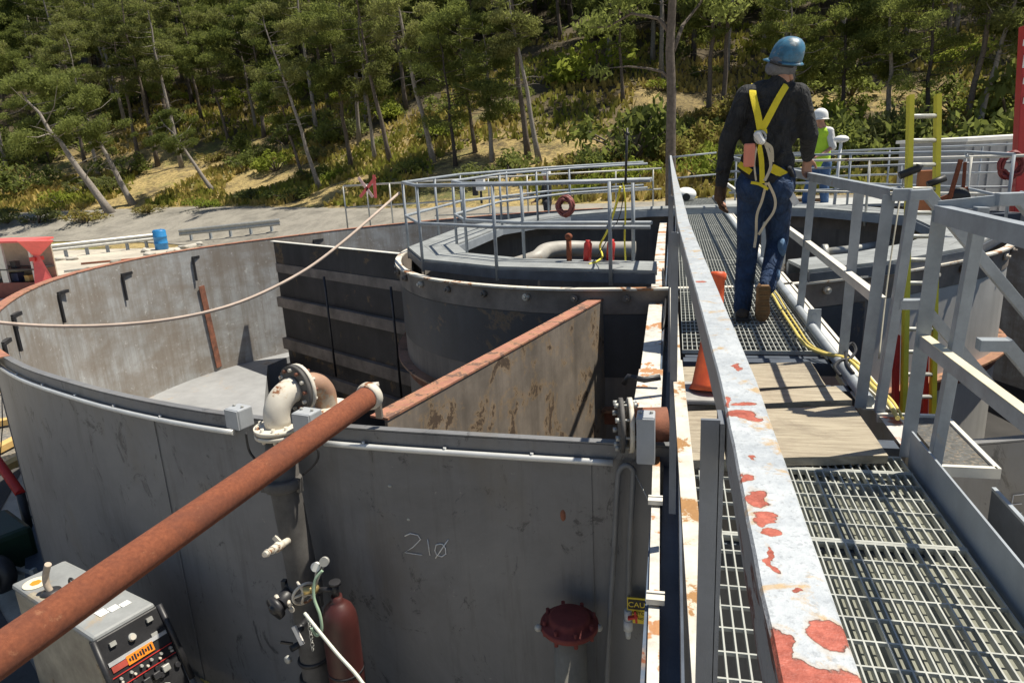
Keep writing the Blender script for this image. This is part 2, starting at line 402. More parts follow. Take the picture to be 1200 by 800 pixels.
# chalk number
q,dg=hit_out(500,640,.006)
def wallpt(u,v): # metres along the wall, up
    dd=dg+math.degrees(u/6.75); return po(dd,.004,q.z+v)
strokes=[[(-.125,.055),(-.09,.075),(-.045,.07),(-.03,.045),(-.08,-.01),(-.135,-.05),(-.03,-.055)],[(.012,.05),(.018,-.05)],
 [(.085,.03),(.06,.02),(.05,-.015),(.06,-.045),(.09,-.05),(.115,-.03),(.115,.005),(.1,.028),(.085,.03)],[(.05,-.065),(.135,.06)]]
CHALK=P('chalk_line',(.85,.85,.83),var=.2,rough=.95)
m=M()
for s in strokes: m.tube([wallpt(*t) for t in s],.0032,5)
obj('chalk_number',m,CHALK,tank,'chalk number 210 with a slashed zero')
q,dg=hit_out(1192,590,.006)
m=M(); 
for s in [[(-.03,.05),(-.03,-.05),(.03,-.05)],[(-.03,.05),(.03,.05)],[(-.03,0),(.02,0)]]: m.tube([wallpt(*t) for t in s],.002,5)
obj('chalk_mark',m,CHALK,tank)
# small studs and knocked marks on outer wall
for (px,py) in [(457,569),(479,608)]:
    m=M(); q,dg=hit_out(px,py,.0); m.ball(q,(.012,.01,.01),sub=2); obj('weld_tab',m,STEEL,tank)
m=M(); q,dg=hit_out(660,603,0); m.ball(q,(.018,.012,.04),sub=2); obj('wall_dent',m,RUSTP,tank)
for dg_ in range(6,366,24):
    m=M(); m.beam(po(dg_,.0035,GZ+.34),po(dg_,.0035,RZ-.08),.012,.006,up=V(math.cos(rad(dg_)),math.sin(rad(dg_)),0)); obj('weld_seam',m,TANKO,tank)
# partition (dark, facing the walkway side) from the outer wall to the inner tank
def wall_plane(a,b,z0,z1,th): 
    m=M(); a=Vector((a[0],a[1],0)); b=Vector((b[0],b[1],0)); mid=(a+b)/2; m.beam(a+V(0,0,(z0+z1)/2),b+V(0,0,(z0+z1)/2),th,z1-z0); return m
PA,PB=(-7.55,12.25),(-3.72,9.95)
part=thing('partition_wall','dark ribbed steel partition between the outer wall and the round inner tank','partition',(-5.6,11.1,FZ))
obj('plate',wall_plane(PA,PB,PZ,RZ-.01,.02),TANKD,part)
pd=(Vector(PB)-Vector(PA)).normalized(); pn=V(pd.y,-pd.x,0); pn=pn if pn.y<0 else -pn
RIBM=paint('rib_brown_steel',(.20,.17,.145),var=.4,scale=3,rough=.8)
def on_part(px,py):
    d=ray(px,py); A_=Vector((PA[0],PA[1],0)); return (CAM+d*((A_-CAM).dot(pn)/d.dot(pn))).z
m=M(); m.beam(V(PA[0],PA[1],RZ)+pn*.03,V(PB[0],PB[1],RZ)+pn*.03,.09,.012); obj('top_flange',m,WHITEP,part)
for (y0,y1,dp) in ((319,330,.015),(361,373,.09),(412,425,.09),(444,456,.09)):
    z0,z1=on_part(400,y1),on_part(400,y0); a=V(PA[0],PA[1],(z0+z1)/2)+pn*(.012+dp/2); b=V(PB[0],PB[1],(z0+z1)/2)+pn*(.012+dp/2)
    m=M(); m.beam(a,b,dp,abs(z1-z0)); obj('stiffener',m,RIBM,part)
for t in (.45,.88):
    a=V(PA[0],PA[1],0).lerp(V(PB[0],PB[1],0),t)+pn*.2; m=M(); m.cyl(a+V(0,0,FZ+.02),a+V(0,0,-.6),.02); obj('hanger_rod',m,BLKP,part)
# baffle
BA,BB=Vector((-1.60,3.50,0)),Vector((-.66,6.83,0))
baf=thing('radial_baffle','tall rusty brown steel baffle running from the near rim to the inner tank','baffle',(-1.1,5.1,FZ))
obj('plate',wall_plane(BA,BB,PZ,RZ-.02,.02),BAFF,baf)
bd=(BB-BA).normalized(); bn=V(bd.y,-bd.x,0)
m=M(); m.beam(BA+V(0,0,RZ-.012)-bn*.05,BB+V(0,0,RZ-.012)-bn*.05,.13,.014); obj('top_flange',m,PINKR,baf,'rust pink top flange')
m=M(); m.beam(BB+V(0,0,RZ-.02)+bn*.03,BB+V(0,0,FZ)+bn*.03,.05,.05); obj('end_post',m,RIBM,baf)
# inner tank
inner=thing('inner_tank','round dark steel inner tank under the octagonal platform and the walkway','tank',(C1[0],C1[1],FZ))
o=obj('shell',ringwall(M(),ri,C1,-.02,0,PZ,-.26),INNERW,inner); smooth_by_angle(o)
UB=paint('upper_band_shade',(.05,.055,.065),var=.3,scale=1.5,streak=.3,rust=(.12,.09,.07),rust_at=.64,rust_scale=2.5)  # dark base holds the shade under the platform, with stains and drips
o=obj('upper_band',ringwall(M(),ri,C1,.001,.008,-.92,-.27,170,300),UB,inner,'upper band toned dark as platform shade with a dripped lower edge'); smooth_by_angle(o)
LB=P('pale_grey_coating',(.46,.45,.42),var=.12,streak=.25,scale=2)
o=obj('pale_coating',ringwall(M(),ri,C1,.001,.008,PZ+.05,-.27,301,385),LB,inner,'pale grey coated side right of the walkway'); smooth_by_angle(o)
o=obj('stiffener_ring',ringwall(M(),ri,C1,.0,.13,-1.26,-1.235),P('worn_rust_ring',(.30,.15,.09),var=.3,rust=(.12,.06,.04),rust_at=.55),inner); smooth_by_angle(o)
o=obj('stiffener_ring',ringwall(M(),ri,C1,.0,.03,-1.42,-1.27),RUSTP,inner); smooth_by_angle(o)
m=ringwall(M(),ri,C1,-.02,.06,-.02,-.0); o=obj('top_flange',m,paint('flange_white_rust',(.60,.57,.50),var=.15,rust=(.38,.17,.07),rust_at=.56,rust_scale=3.5,rough=.7),inner,'white painted bolted flange with rust'); smooth_by_angle(o)
m=ringwall(M(),ri,C1,-.018,.015,-.26,-.021); o=obj('flange_band',m,RIBM,inner); smooth_by_angle(o)
for k in range(24):
    dg=178+k*7.6
    m=M(); a=pi_(dg,.015,-.10); b=pi_(dg,.06,-.10); m.cyl(a,b,.036,seg=10); m.cyl(b,pi_(dg,.085,-.10),.018,seg=8); obj('flange_bolt',m,CREAM if k%3==0 else RIBM,inner)
# ---------------------------------------------------------------- octagonal platform and its two handrails
DZ=.12
OUT=[(-3.6,11.9),(-3.62,9.25),(-3.0,8.1),(-1.9,7.45),(-.17,7.04),(1.25,6.98),(2.1,7.45),(3.1,8.3),(3.9,9.6),(4.1,11.6),(3.0,13.6),(1.6,14.6),(-.6,14.7),(-2.4,13.8)]
INN=[(-2.85,11.7),(-2.97,9.45),(-2.56,8.56),(-1.7,8.0),(-.17,7.62),(1.15,7.6),(1.8,7.95),(2.6,8.7),(3.25,9.8),(3.4,11.5),(2.5,13.1),(1.3,14.0),(-.5,14.1),(-1.9,13.3)]
plat=thing('round_platform','grey octagonal walkway platform bolted round the top of the inner tank','platform',(C1[0],C1[1],DZ))
N=len(OUT)
DECKM=paint('platform_plank_grey',(.27,.285,.285),var=.3,streak=0,scale=3,rust=(.50,.32,.16),rust_at=.70,rust_scale=3)
for i in range(N):
    a,b=Vector(OUT[i]),Vector(OUT[(i+1)%N]); c,d=Vector(INN[(i+1)%N]),Vector(INN[i])
    if i in (4,): continue      # the main walkway passes here
    m=M()
    for k in range(3):  # three channel boards per side
        t0,t1=k/3+.004,(k+1)/3-.004
        m.prism([a.lerp(d,t0),b.lerp(c,t0),b.lerp(c,t1),a.lerp(d,t1)][::1],DZ-.03,DZ)
    obj('deck_board',m,DECKM,plat)
    m=M(); m.beam(V(a.x,a.y,DZ-.085),V(b.x,b.y,DZ-.085),.03,.10); obj('edge_channel',m,DARKB,plat); m=M(); m.beam(V(d.x,d.y,DZ-.09),V(c.x,c.y,DZ-.09),.03,.12); obj('edge_channel',m,DARKB if i in(2,3,4) else GALVC,plat)
def handrail(name,label,pts,ztop,zmid,zbase,post_at,r=.021,mt=GALV,group=None,mtop=None,box=False,sz=.045):
    c=sum((Vector(q[:2]).to_3d() for q in pts),Vector((0,0,0)))/len(pts)
    h=thing(name,label,'handrail',(c.x,c.y,zbase),group)
    for nm,z in(('top_rail',ztop),('mid_rail',zmid)):
        m=M()
        if box:
            for a,b in zip(pts[:-1],pts[1:]): m.beam(V(a[0],a[1],z),V(b[0],b[1],z),sz,sz*1.1)
        else: m.tube([V(a[0],a[1],z) for a in pts],r,8)
        obj(nm,m,mtop or mt,h)
    for q in post_at:
        m=M()
        if box: m.box((q[0],q[1],(zbase+ztop-.03)/2),(sz*.9,sz*.9,ztop-.03-zbase))
        else: m.cyl((q[0],q[1],zbase),(q[0],q[1],ztop),r*.95,seg=8)
        obj('post',m,mt,h)
    return h
def lerp2(a,b,t): return (a[0]+(b[0]-a[0])*t,a[1]+(b[1]-a[1])*t)
RTZ=1.0
pts=[OUT[12],OUT[13],OUT[0],OUT[1],OUT[2],OUT[3],(-.22,7.03)]
handrail('handrail','grey pipe handrail on the outer edge of the round platform left of the walkway',pts,RTZ,.55,-.04,
  [OUT[13],lerp2(OUT[13],OUT[0],.5),OUT[0],lerp2(OUT[0],OUT[1],.5),OUT[1],OUT[2],(-1.9,7.45),(-.62,7.12)])
pts=[INN[12],INN[13],INN[0],INN[1],INN[2],INN[3],(-.22,7.63)]
handrail('handrail','grey pipe handrail on the inner edge of the round platform left of the walkway',pts,RTZ-.02,.53,DZ,
  [INN[13],lerp2(INN[13],INN[0],.5),INN[0],INN[1],INN[2],INN[3],(-.42,7.66)],mt=GALVC)
pts=[(2.1,7.45),(3.1,8.3),(3.9,9.6),(4.1,11.6),(3.0,13.6),(1.6,14.6)]
handrail('handrail','pale pipe handrail around the far right side of the round platform',pts[2:],RTZ,.5,-.04,pts[2:],mt=GALVC)
pts=[(-13.0,17.6),(-8.6,17.9),(-4,18.4),(-.3,18.6)]
handrail('handrail','long pipe handrail beyond the tank, left end near the red and white tape',[(-7.6,15.6),(-5.2,16.6),(-2.5,17.6),(-.3,18.2)],.75,.25,-.35,[(-7.6,15.6),(-7.1,15.8),(-6.6,16.0),(-6.0,16.27),(-5.2,16.6),(-4.4,16.9),(-3.5,17.2),(-2.5,17.6),(-1.4,17.9),(-.5,18.15)],mt=STEEL)
# far ring walkway at the rear of the tank
m=M(); ringwall(m,ro,C0,.05,1.1,-.38,-.33,62,160,3); o=obj('rear_walkway',m,P('weathered_deck',(.42,.43,.42),var=.2)); smooth_by_angle(o)
tag(o,'curved pale steel walkway round the back edge of the round tank','walkway')
# ---------------------------------------------------------------- main walkway
ww=thing('main_walkway','long grey steel grating walkway crossing over the round tank','walkway',(.5,4,0))
GR=P('grating_zinc',(.40,.41,.375),var=.2,rough=.55,metal=.1)
def grating(y0,y1,x0=.085,x1=.945,z=0.0):
    m=M(); n=int((x1-x0)/.0302)
    for i in range(n+1):
        x=x0+(x1-x0)*i/n; m.box((x,(y0+y1)/2,z-.0125),(.0048,y1-y0,.025))
    k=int((y1-y0)/.1)
    for j in range(k+1):
        yy=y0+.006+(y1-y0-.012)*j/k; m.box(((x0+x1)/2,yy,z-.006),(x1-x0,.006,.0115))
    for yy in(y0,y1): m.box(((x0+x1)/2,yy,z-.0130),(x1-x0+.012,.006,.027))
    obj('grating_panel',m,GR,ww)
gy=[-1.2,.35,2.30,2.86,3.02]; 
for a,b in zip(gy[:-1],gy[1:]): grating(a+.004,b-.004)
for a,b in [(4.62,6.55),(6.55,8.4),(8.4,10.2),(10.2,12.1),(12.1,14.0),(14.0,16.0),(16.0,18.1)]: grating(a+.004,b-.004,.07,.945)
m=M(); m.prism([(.35,-1.2),(.99,-1.2),(.99,3.0),(.35,3.0)],-.05,-.04); obj('drip_pan',m,P('olive_pan',(.20,.205,.165),var=.3,scale=5),ww)
for yy in (2.3,4.58,6.55,8.4,10.2,12.1,14,16,18.05):
    m=M(); m.box((.515,yy,-.075),(.86,.05,.09)); obj('cross_member',m,DARKB,ww)
# stringers
m=M(); m.box((.035,8.2,-.10),(.008,19,.2)); m.box((.005,8.2,-.204),(.08,19,.008)); obj('stringer',m,DARKB,ww)
m=M(); m.box((1.075,7.9,-.12),(.012,20.4,.24)); m.box((1.02,3.8+7.25,-.0045),(.17,14.9,.009)); obj('stringer',m,WHITEP,ww)
m=M(); m.box((.978,.9,.045),(.008,4.2,.16)); m.box((1.02,.9,-.040),(.08,4.2,.008)); obj('toe_plate',m,GALVC,ww)
m=M(); m.tube([(.965,3.62,.03),(.958,8,.03),(.95,18,.03)],.032,10); obj('toe_rail',m,GALV,ww)
# the wooden boards bridging the gap
def wood_mat():
    m,nt,b,oc=base_mat('weathered_plywood',.85)
    f=noise_(nt,mapping(nt,oc,(1.2,14,8)),3,8,.7,.6); out=ramp(nt,f,[(.3,(.19,.155,.11)),(.5,(.33,.285,.21)),(.7,(.45,.40,.30))])
    g=noise_(nt,oc,5,5,.7); out=mix(nt,math_(nt,'MULTIPLY',ramp(nt,g,[(.5,S01),(.7,S1)]),.4),out,(.24,.19,.14))
    d_=noise_(nt,oc,2.2,7,.75,.4); out=mix(nt,math_(nt,'MULTIPLY',ramp(nt,d_,[(.50,S01),(.64,S1)]),.55),out,(.15,.12,.09)); nt.links.new(out,b.inputs['Base Color']); bump(nt,b,f,.5,.006); return m
WOODM=wood_mat()
for lab,poly,z in [('widest weathered plywood board nearest the camera, laid across the walkway',[Z(735,533,.055),Z(1041,530,.055),Z(1000,473,.055),Z(760,478,.055)],.04),
    ('middle of the three wooden boards across the walkway',[Z(770,472,.05),Z(999,466,.05),Z(980,450,.05),Z(780,462,.05)],.035),
    ('narrow plywood board farthest along, touching the far grating',[Z(772,456,.05),Z(968,449,.05),Z(950,421,.05),Z(785,428,.05)],.035)]:
    poly=[Vector((max(.06,q.x),q.y)) for q in poly]
    m=M(); m.prism([(q.x,q.y) for q in poly],.006,z+.004); bmesh.ops.subdivide_edges(m.bm,edges=m.bm.edges,cuts=6,use_grid_fill=True)
    c=sum((q for q in poly),Vector((0,0)))/4
    for v in m.bm.verts: v.co.z+=.004*mnoise.noise(v.co*6); v.co.y+=.008*mnoise.noise(v.co*9)
    o=obj('wooden_board',m,WOODM); tag(o,lab,'board',group='boards across the walkway')
for yy in(3.15,3.9,4.4):
    m=M(); m.box((.52,yy,-.04),(.9,.09,.08)); obj('board_bearer',m,DARKB,ww)
# ---------------------------------------------------------------- near rail with peeling paint
def rail_mat():
    m,nt,b,oc=base_mat('peeling_silver_rail_paint',.42)
    geo=nt.nodes.new('ShaderNodeNewGeometry')
    f=noise_(nt,oc,30,7,.7); out=ramp(nt,f,[(.35,(.36,.39,.42)),(.65,(.52,.55,.57))])
    fine=noise_(nt,oc,230,3,.6); out=mix(nt,math_(nt,'MULTIPLY',ramp(nt,fine,[(.55,S01),(.66,S1)]),.55),out,(.25,.27,.29))
    # stains
    st=noise_(nt,oc,22,6,.7,.4); out=mix(nt,math_(nt,'MULTIPLY',ramp(nt,st,[(.57,S01),(.66,S1)]),.8),out,(.46,.30,.12))
    wob=nt.nodes.new('ShaderNodeTexNoise'); wob.inputs['Scale'].default_value=55; wob.inputs['Detail'].default_value=4; nt.links.new(oc,wob.inputs['Vector'])
    sub=nt.nodes.new('ShaderNodeVectorMath'); sub.operation='SUBTRACT'; nt.links.new(wob.outputs['Color'],sub.inputs[0]); sub.inputs[1].default_value=(.5,.5,.5)
    sc=nt.nodes.new('ShaderNodeVectorMath'); sc.operation='SCALE'; nt.links.new(sub.outputs[0],sc.inputs[0]); sc.inputs['Scale'].default_value=.026
    ad=nt.nodes.new('ShaderNodeVectorMath'); ad.operation='ADD'; nt.links.new(oc,ad.inputs[0]); nt.links.new(sc.outputs[0],ad.inputs[1])
    mn=None
    zt=1.05
    spots=[(888,582,.010,.017),(894,603,.009,.008),(896,610,.009,.007),(902,622,.009,.007),(973,742,.014,.017),(915,762,.007,.022),(960,803,.04,.018),(935,693,.005,.004),(908,625,.004,.003),
      (868,485,.018,.012),(880,489,.012,.008),(872,473,.014,.006),(866,430,.004,.02),(882,537,.005,.005),(876,560,.008,.010),(853,470,.003,.02),(822,330,.012,.01),(905,655,.003,.02),(925,805,.02,.03)]
    for px,py,rx,ry in spots:
        rx*=.88; ry*=.84; q=Z(px,py,zt); mp=nt.nodes.new('ShaderNodeMapping'); mp.vector_type='POINT'
        mp.inputs['Location'].default_value=(-(q.x-RL.x)/rx,-(q.y-RL.y)/ry,0); mp.inputs['Scale'].default_value=(1/rx,1/ry,0)
        nt.links.new(ad.outputs[0],mp.inputs[0]); ln=nt.nodes.new('ShaderNodeVectorMath'); ln.operation='LENGTH'; nt.links.new(mp.outputs[0],ln.inputs[0])
        mn=ln.outputs['Value'] if mn is None else math_(nt,'MINIMUM',mn,ln.outputs['Value'])
    chip=ramp(nt,mn,[(.0,S1),(.48,S1),(.50,S01)])   # ramp input clamps at 1, radii are doubled below
    n2=math_(nt,'MULTIPLY',mn,.5)
    chip=ramp(nt,n2,[(.0,S1),(.49,S1),(.51,S01)]); halo=ramp(nt,n2,[(.49,S1),(.68,S01)])
    edge=ramp(nt,n2,[(.44,S01),(.485,S1),(.51,S1),(.53,S01)])
    primer=mix(nt,ramp(nt,noise_(nt,oc,70,6,.8),[(.35,S01),(.65,S1)]),(.25,.06,.038),(.50,.145,.10))
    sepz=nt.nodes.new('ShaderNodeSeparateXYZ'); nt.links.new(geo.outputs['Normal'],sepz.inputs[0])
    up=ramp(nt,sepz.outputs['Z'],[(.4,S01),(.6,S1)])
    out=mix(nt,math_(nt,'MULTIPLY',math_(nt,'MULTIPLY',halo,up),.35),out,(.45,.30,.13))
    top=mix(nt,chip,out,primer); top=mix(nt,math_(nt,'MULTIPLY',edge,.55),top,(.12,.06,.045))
    # side face: grey darkened as shade, plus long ragged band of bare dark red steel near the camera
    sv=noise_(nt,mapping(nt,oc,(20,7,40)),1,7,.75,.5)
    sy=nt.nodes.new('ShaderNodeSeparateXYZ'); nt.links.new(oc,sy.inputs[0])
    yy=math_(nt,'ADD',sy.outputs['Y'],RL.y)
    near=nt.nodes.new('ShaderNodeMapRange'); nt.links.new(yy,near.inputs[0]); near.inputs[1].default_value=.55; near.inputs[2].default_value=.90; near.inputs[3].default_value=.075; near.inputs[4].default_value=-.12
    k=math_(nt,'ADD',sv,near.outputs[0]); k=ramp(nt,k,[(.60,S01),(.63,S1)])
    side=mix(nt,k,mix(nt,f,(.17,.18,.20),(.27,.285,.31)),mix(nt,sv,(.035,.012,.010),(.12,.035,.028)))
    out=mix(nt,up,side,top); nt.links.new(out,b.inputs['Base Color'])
    hgt=math_(nt,'SUBTRACT',fine,math_(nt,'MULTIPLY',chip,2.5)); bump(nt,b,hgt,.5,.0018)
    return m
RL=Vector((.03,6,0))
nr=thing('handrail','grey angle iron handrail left of the walkway, silver paint peeling to red','handrail',RL)
RAILM=rail_mat()
rp=[(.086,-1.0),(.079,.33),(.078,.85),(.035,2.67),(-.0,6.85),(-.02,9.5),(-.06,15),(-.08,18.1)]
m=M()
for (ax,ay),(bx,by) in zip(rp[:-1],rp[1:]):
    n=max(1,int((by-ay)/.15)) if by<4 else 3
    for k in range(n):
        pass
rows=[]
for j in range(0,260):
    yy=-1.0+19.1*(j/259)**1.6
    for (ax,ay),(bx,by) in zip(rp[:-1],rp[1:]):
        if ay<=yy<=by+1e-6: xx=ax+(bx-ax)*(yy-ay)/(by-ay); break
    zj=.0012*mnoise.noise(Vector((0,yy*9,0))); wj=.0012*mnoise.noise(Vector((3,yy*30,0))) if yy<3 else 0
    prof=[(-.0205+wj,-.055),(-.0215+wj,-.003),(-.0195+wj,0),(.0195,0),(.0215,-.002),(.0215,-.0065),(-.0140,-.0065),(-.0140,-.055)]
    rows.append([m.bm.verts.new((xx+a,yy,1.05+zj+b)) for a,b in prof])
for A,B in zip(rows[:-1],rows[1:]):
    for k in range(8): m.bm.faces.new((A[k],A[(k+1)%8],B[(k+1)%8],B[k]))
m.bm.faces.new(rows[0]); m.bm.faces.new(rows[-1][::-1])
obj('top_rail',m,RAILM,nr,'weathered silver top rail with red primer patches')
def rx(yy):
    for (ax,ay),(bx,by) in zip(rp[:-1],rp[1:]):
        if ay<=yy<=by+1e-6: return ax+(bx-ax)*(yy-ay)/(by-ay)
m=M()
for (ax,ay),(bx,by) in zip(rp[:-1],rp[1:]): m.beam((ax-.022,ay,.515),(bx-.016,by,.515),.038,.010)
obj('mid_rail',m,paint('stained_white_rail',(.56,.54,.48),var=.2,scale=9,rust=(.42,.22,.08),rust_at=.575,rust_scale=5,rough=.75),nr,'white painted mid rail with rust stains')
m=M()
for (ax,ay),(bx,by) in zip(rp[:-1],rp[1:]): m.beam((ax-.038,ay,.490),(bx-.032,by,.490),.004,.04)
obj('mid_rail_web',m,DARKB,nr)
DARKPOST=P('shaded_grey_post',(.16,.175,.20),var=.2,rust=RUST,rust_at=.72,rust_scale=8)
for yy in (-.9,.745,2.43,4.15,6.85,9.5,12.2,15,18.05):
    m=M(); x=rx(yy)-.0255; m.box((x,yy,.52),(.006,.042,1.04)); m.box((x-.012,yy-.0185,.522),(.020,.005,1.044))
    obj('post',m,DARKPOST,nr)
m=M(); m.cyl((-.10,18.1,1.0),(1.0,18.2,1.06),.02,seg=8); m.cyl((-.1,18.1,.5),(1.0,18.2,.55),.018,seg=8); obj('end_rail',m,GALVC,nr)
# right-hand railing, far run
rr=thing('handrail','grey angle iron handrail right of the walkway, gripped by the walking worker','handrail',(1.06,8,0))
def angle_rail(m,a,b,w=.04,h=.055):
    m.beam(V(*a),V(*b),w,.008); a=V(*a);b=V(*b); s=(b-a).normalized().cross(V(0,0,1)); m.beam(a-s*(w/2-.003)-V(0,0,h/2),b-s*(w/2-.003)-V(0,0,h/2),.006,h)
Cb,Db=V(.915,3.60,0),V(1.01,3.56,0); Ct,Dt=V(.965,3.60,1.07),V(1.05,3.56,1.06)
A_,B_=V(.975,5.72,0),V(1.03,4.36,0)
m=M(); 
angle_rail(m,(.99,3.60,1.075),(1.01,5.72,1.06)); angle_rail(m,(1.01,5.72,1.06),(.98,10,1.06)); angle_rail(m,(.98,10,1.06),(.95,14.5,1.06)); m.beam((.985,3.595,1.05),(1.06,3.57,1.05),.05,.055)
obj('top_rail',m,GALV,rr,bev=.003)
m=M(); angle_rail(m,(.985,3.62,.56),(1.0,5.72,.56),.04,.045); angle_rail(m,(1.0,5.72,.56),(.98,14.5,.56)); obj('mid_rail',m,WHITEP,rr)
for b,t in [((.925,3.60,0),(.972,3.60,1.05)),((1.0,4.36,0),(1.02,4.36,1.03)),((.975,5.72,0),(1.015,5.72,1.03)),((.98,8.2,0),(.98,8.2,1.03)),((.97,10.8,0),(.97,10.8,1.03)),((.96,14.4,0),(.96,14.4,1.03))]:
    m=M(); m.beam(b,t,.055,.006,up=(0,1,0)); m.beam(V(*b)+V(.0235,.02,0),V(*t)+V(.0235,.02,0),.006,.035,up=(0,1,0)); obj('post',m,GALV,rr)
# stair handrail far side
def stair_rail(label,y0,x0,ztop,zmid,post_b,post_t):
    h=thing('stair_handrail',label,'handrail',(x0+.5,y0,-.5),'stair handrails')
    for nm,z,fl in(('top_rail',ztop,.06),('mid_rail',zmid,.08)):
        m=M(); m.beam((x0-.02,y0,z),(x0+fl,y0,z),.05,.045); m.beam((x0+fl-.012,y0,z+.012),(x0+fl+2.0,y0+.1,z-2.36),.045,.05,up=(0,1,0)); obj(nm,m,GALV,h,bev=.002)
    m=M(); m.beam(post_b,post_t,.042,.045,up=(0,1,0)); obj('post',m,GALV,h,bev=.002)
    m=M(); m.beam((x0+2.02,y0+.1,ztop-2.4),(x0+2.02,y0+.1,GZ),.05,.05); obj('foot_post',m,GALV,h)
stair_rail('sloping grey handrail on the far side of the stair going down right',3.55,1.06,1.05,.545,(1.0,3.55,0),(1.06,3.55,1.05))
stair_rail('sloping grey handrail on the near side of the stair going down right',2.90,1.16,1.075,.53,(1.035,2.90,-.03),(1.095,2.90,1.05))
# near right railing
n2=thing('handrail','grey handrail right of the walkway nearest the camera, before the stair','handrail',(1.0,1,0))
m=M(); m.beam((1.0,3.03,1.045),(1.045,-.8,1.05),.040,.008); m.beam((.982,3.03,1.015),(1.027,-.8,1.02),.006,.06); m.beam((1.0,3.03,1.045),(1.16,2.92,1.07),.045,.04)
obj('top_rail',m,GALV,n2)
CREAMR=P('cream_rail_top',(.66,.60,.44),var=.15,rust=(.35,.2,.08),rust_at=.70,rust_scale=8)  # mid rail top, paler cream than its grey web
m=M(); m.beam((.992,3.02,.53),(1.035,-.8,.53),.036,.008); obj('mid_rail',m,CREAMR,n2,'pale cream mid rail')
m=M(); m.beam((.976,3.02,.505),(1.018,-.8,.505),.006,.05); obj('mid_rail_web',m,GALV,n2)
for b,t in [((.972,3.02,0),(1.0,3.02,1.03)),((1.03,.9,0),(1.03,.9,1.03)),((1.045,-.7,0),(1.045,-.7,1.03))]:
    m=M(); m.beam(b,t,.055,.006,up=(0,1,0)); m.beam(V(*b)+V(.025,.024,0),V(*t)+V(.025,.024,0),.006,.045,up=(0,1,0)); obj('post',m,GALV,n2)
# stair landing and treads
GRIT=P('black_grit_tread',(.10,.10,.095),var=.5,scale=40,rough=.95,rust=(.25,.24,.22),rust_at=.6,rust_scale=60)
st=thing('stair_landing','small gritty steel landing with a white edge right of the wooden boards','landing',(1.2,3.2,0))
m=M(); m.prism([(1.10,2.95),(1.27,2.95),(1.27,3.50),(1.10,3.50)],-.035,-.004); obj('tread',m,GRIT,st)
for c_,z_ in (((1.282,3.225,-.015),(.02,.60,.045)),((1.13,2.935,-.015),(.30,.022,.045)),((1.13,3.515,-.015),(.30,.022,.045))):
    m=M(); m.box(c_,z_); obj('edge_angle',m,WHITEP,st)
# plate from toe plate to landing with flaking paint
m=M(); m.prism([(.99,2.95),(1.085,2.95),(1.085,3.52),(.99,3.52)],-.012,-.006); obj('landing_plate',m,P('flaked_white_red',(.55,.52,.48),var=.15,rust=(.50,.14,.09),rust_at=.56,rust_scale=7),ww)
# side trough web right of the near walkway
tr=thing('side_trough','dark blue grey steel trough beside the near walkway','trough',(1.5,1.4,-.3))
m=M(); m.box((1.262,.9,-1.5),(.012,4.0,2.85)); obj('web',m,DARKB,tr)
m=M(); m.box((1.262,.9,-.068),(.016,4.0,.012)); obj('top_edge',m,GALV,tr)
m=M(); m.prism([(1.085,-1.1),(1.255,-1.1),(1.255,2.9),(1.085,2.9)],-1.6,-1.59); obj('bottom_plate',m,DARKB,tr)
m=M(); m.lathe((1.155,2.62,-1.59),[(.020,0),(.020,1.38),(.024,1.385),(.024,1.47),(.017,1.47),(.017,1.40)],seg=20)
pn_=obj('pipe_stub',m,CREAM,tr)
# upright lug on the kerb flange
m=M(); q=Z(953,388,0); m.ngon_solid([q+V(-.05,0,0),q+V(.05,0,0),q+V(.045,0,.16),q+V(-.04,0,.16)],(0,1,0),.01); m.box((q.x,q.y+.03,.005),(.1,.07,.01)); 
m.cyl((q.x,q.y-.003,.11),(q.x,q.y-.001,.11),.018,seg=12); o=obj('lifting_lug',m,GALVC,ww)
m=M(); q=Z(914,318,0); m.ngon_solid([q+V(-.05,0,0),q+V(.05,0,0),q+V(.045,0,.2),q+V(-.04,0,.2)],(0,1,0),.012); obj('lifting_lug',m,WHITEP,ww)
# horizontal box beam beyond the stair (carries the right rim)
m=M(); m.beam((1.10,3.62,-.32),(3.6,3.75,-.32),.10,.20); tag(obj('cross_beam',m,GALV),'grey box beam crossing behind the stair handrails on the right','beam')
# ---------------------------------------------------------------- left side beam under the walkway
bm_=thing('tank_bridge_beam','white topped rusty steel beam running along the left of the walkway','beam',(-.1,6,-.15))
def bridge_mat():
    m,nt,b,oc=base_mat('white_beam_with_rust_bands',.75)
    f=noise_(nt,oc,5,8,.75); out=ramp(nt,f,[(.3,(.30,.28,.24)),(.5,(.56,.54,.49)),(.75,(.66,.64,.60))])
    s=nt.nodes.new('ShaderNodeSeparateXYZ'); nt.links.new(oc,s.inputs[0])
    nb=noise_(nt,mapping(nt,oc,(2,1.6,2)),1.5,5,.7)
    k=ramp(nt,nb,[(.535,S01),(.56,S1)])
    out=mix(nt,k,out,mix(nt,noise_(nt,oc,25,5,.8),(.30,.11,.04),(.50,.28,.13)))
    nt.links.new(out,b.inputs['Base Color']); bump(nt,b,f,.3,.006); return m
BRM=bridge_mat()
m=M()
for (xa,ya,wa),(xb,yb,wb) in zip([(-.045,-1,.035),(-.045,1.7,.035),(-.072,3.3,.035)],[(-.045,1.7,.035),(-.072,3.3,.035),(-.078,3.62,.035)]): m.beam((xa,ya,-.154),(xb,yb,-.154),wa,.012)
m.beam((-.14,3.62,-.155),(-.14,4.65,-.155),.16,.012); m.beam((-.145,4.65,-.156),(-.19,12.2,-.156),.13,.012); m.beam((-.19,12.2,-.156),(-.19,17.4,-.156),.13,.012)
obj('top_flange',m,BRM,bm_,'white top flange with orange rust bands')
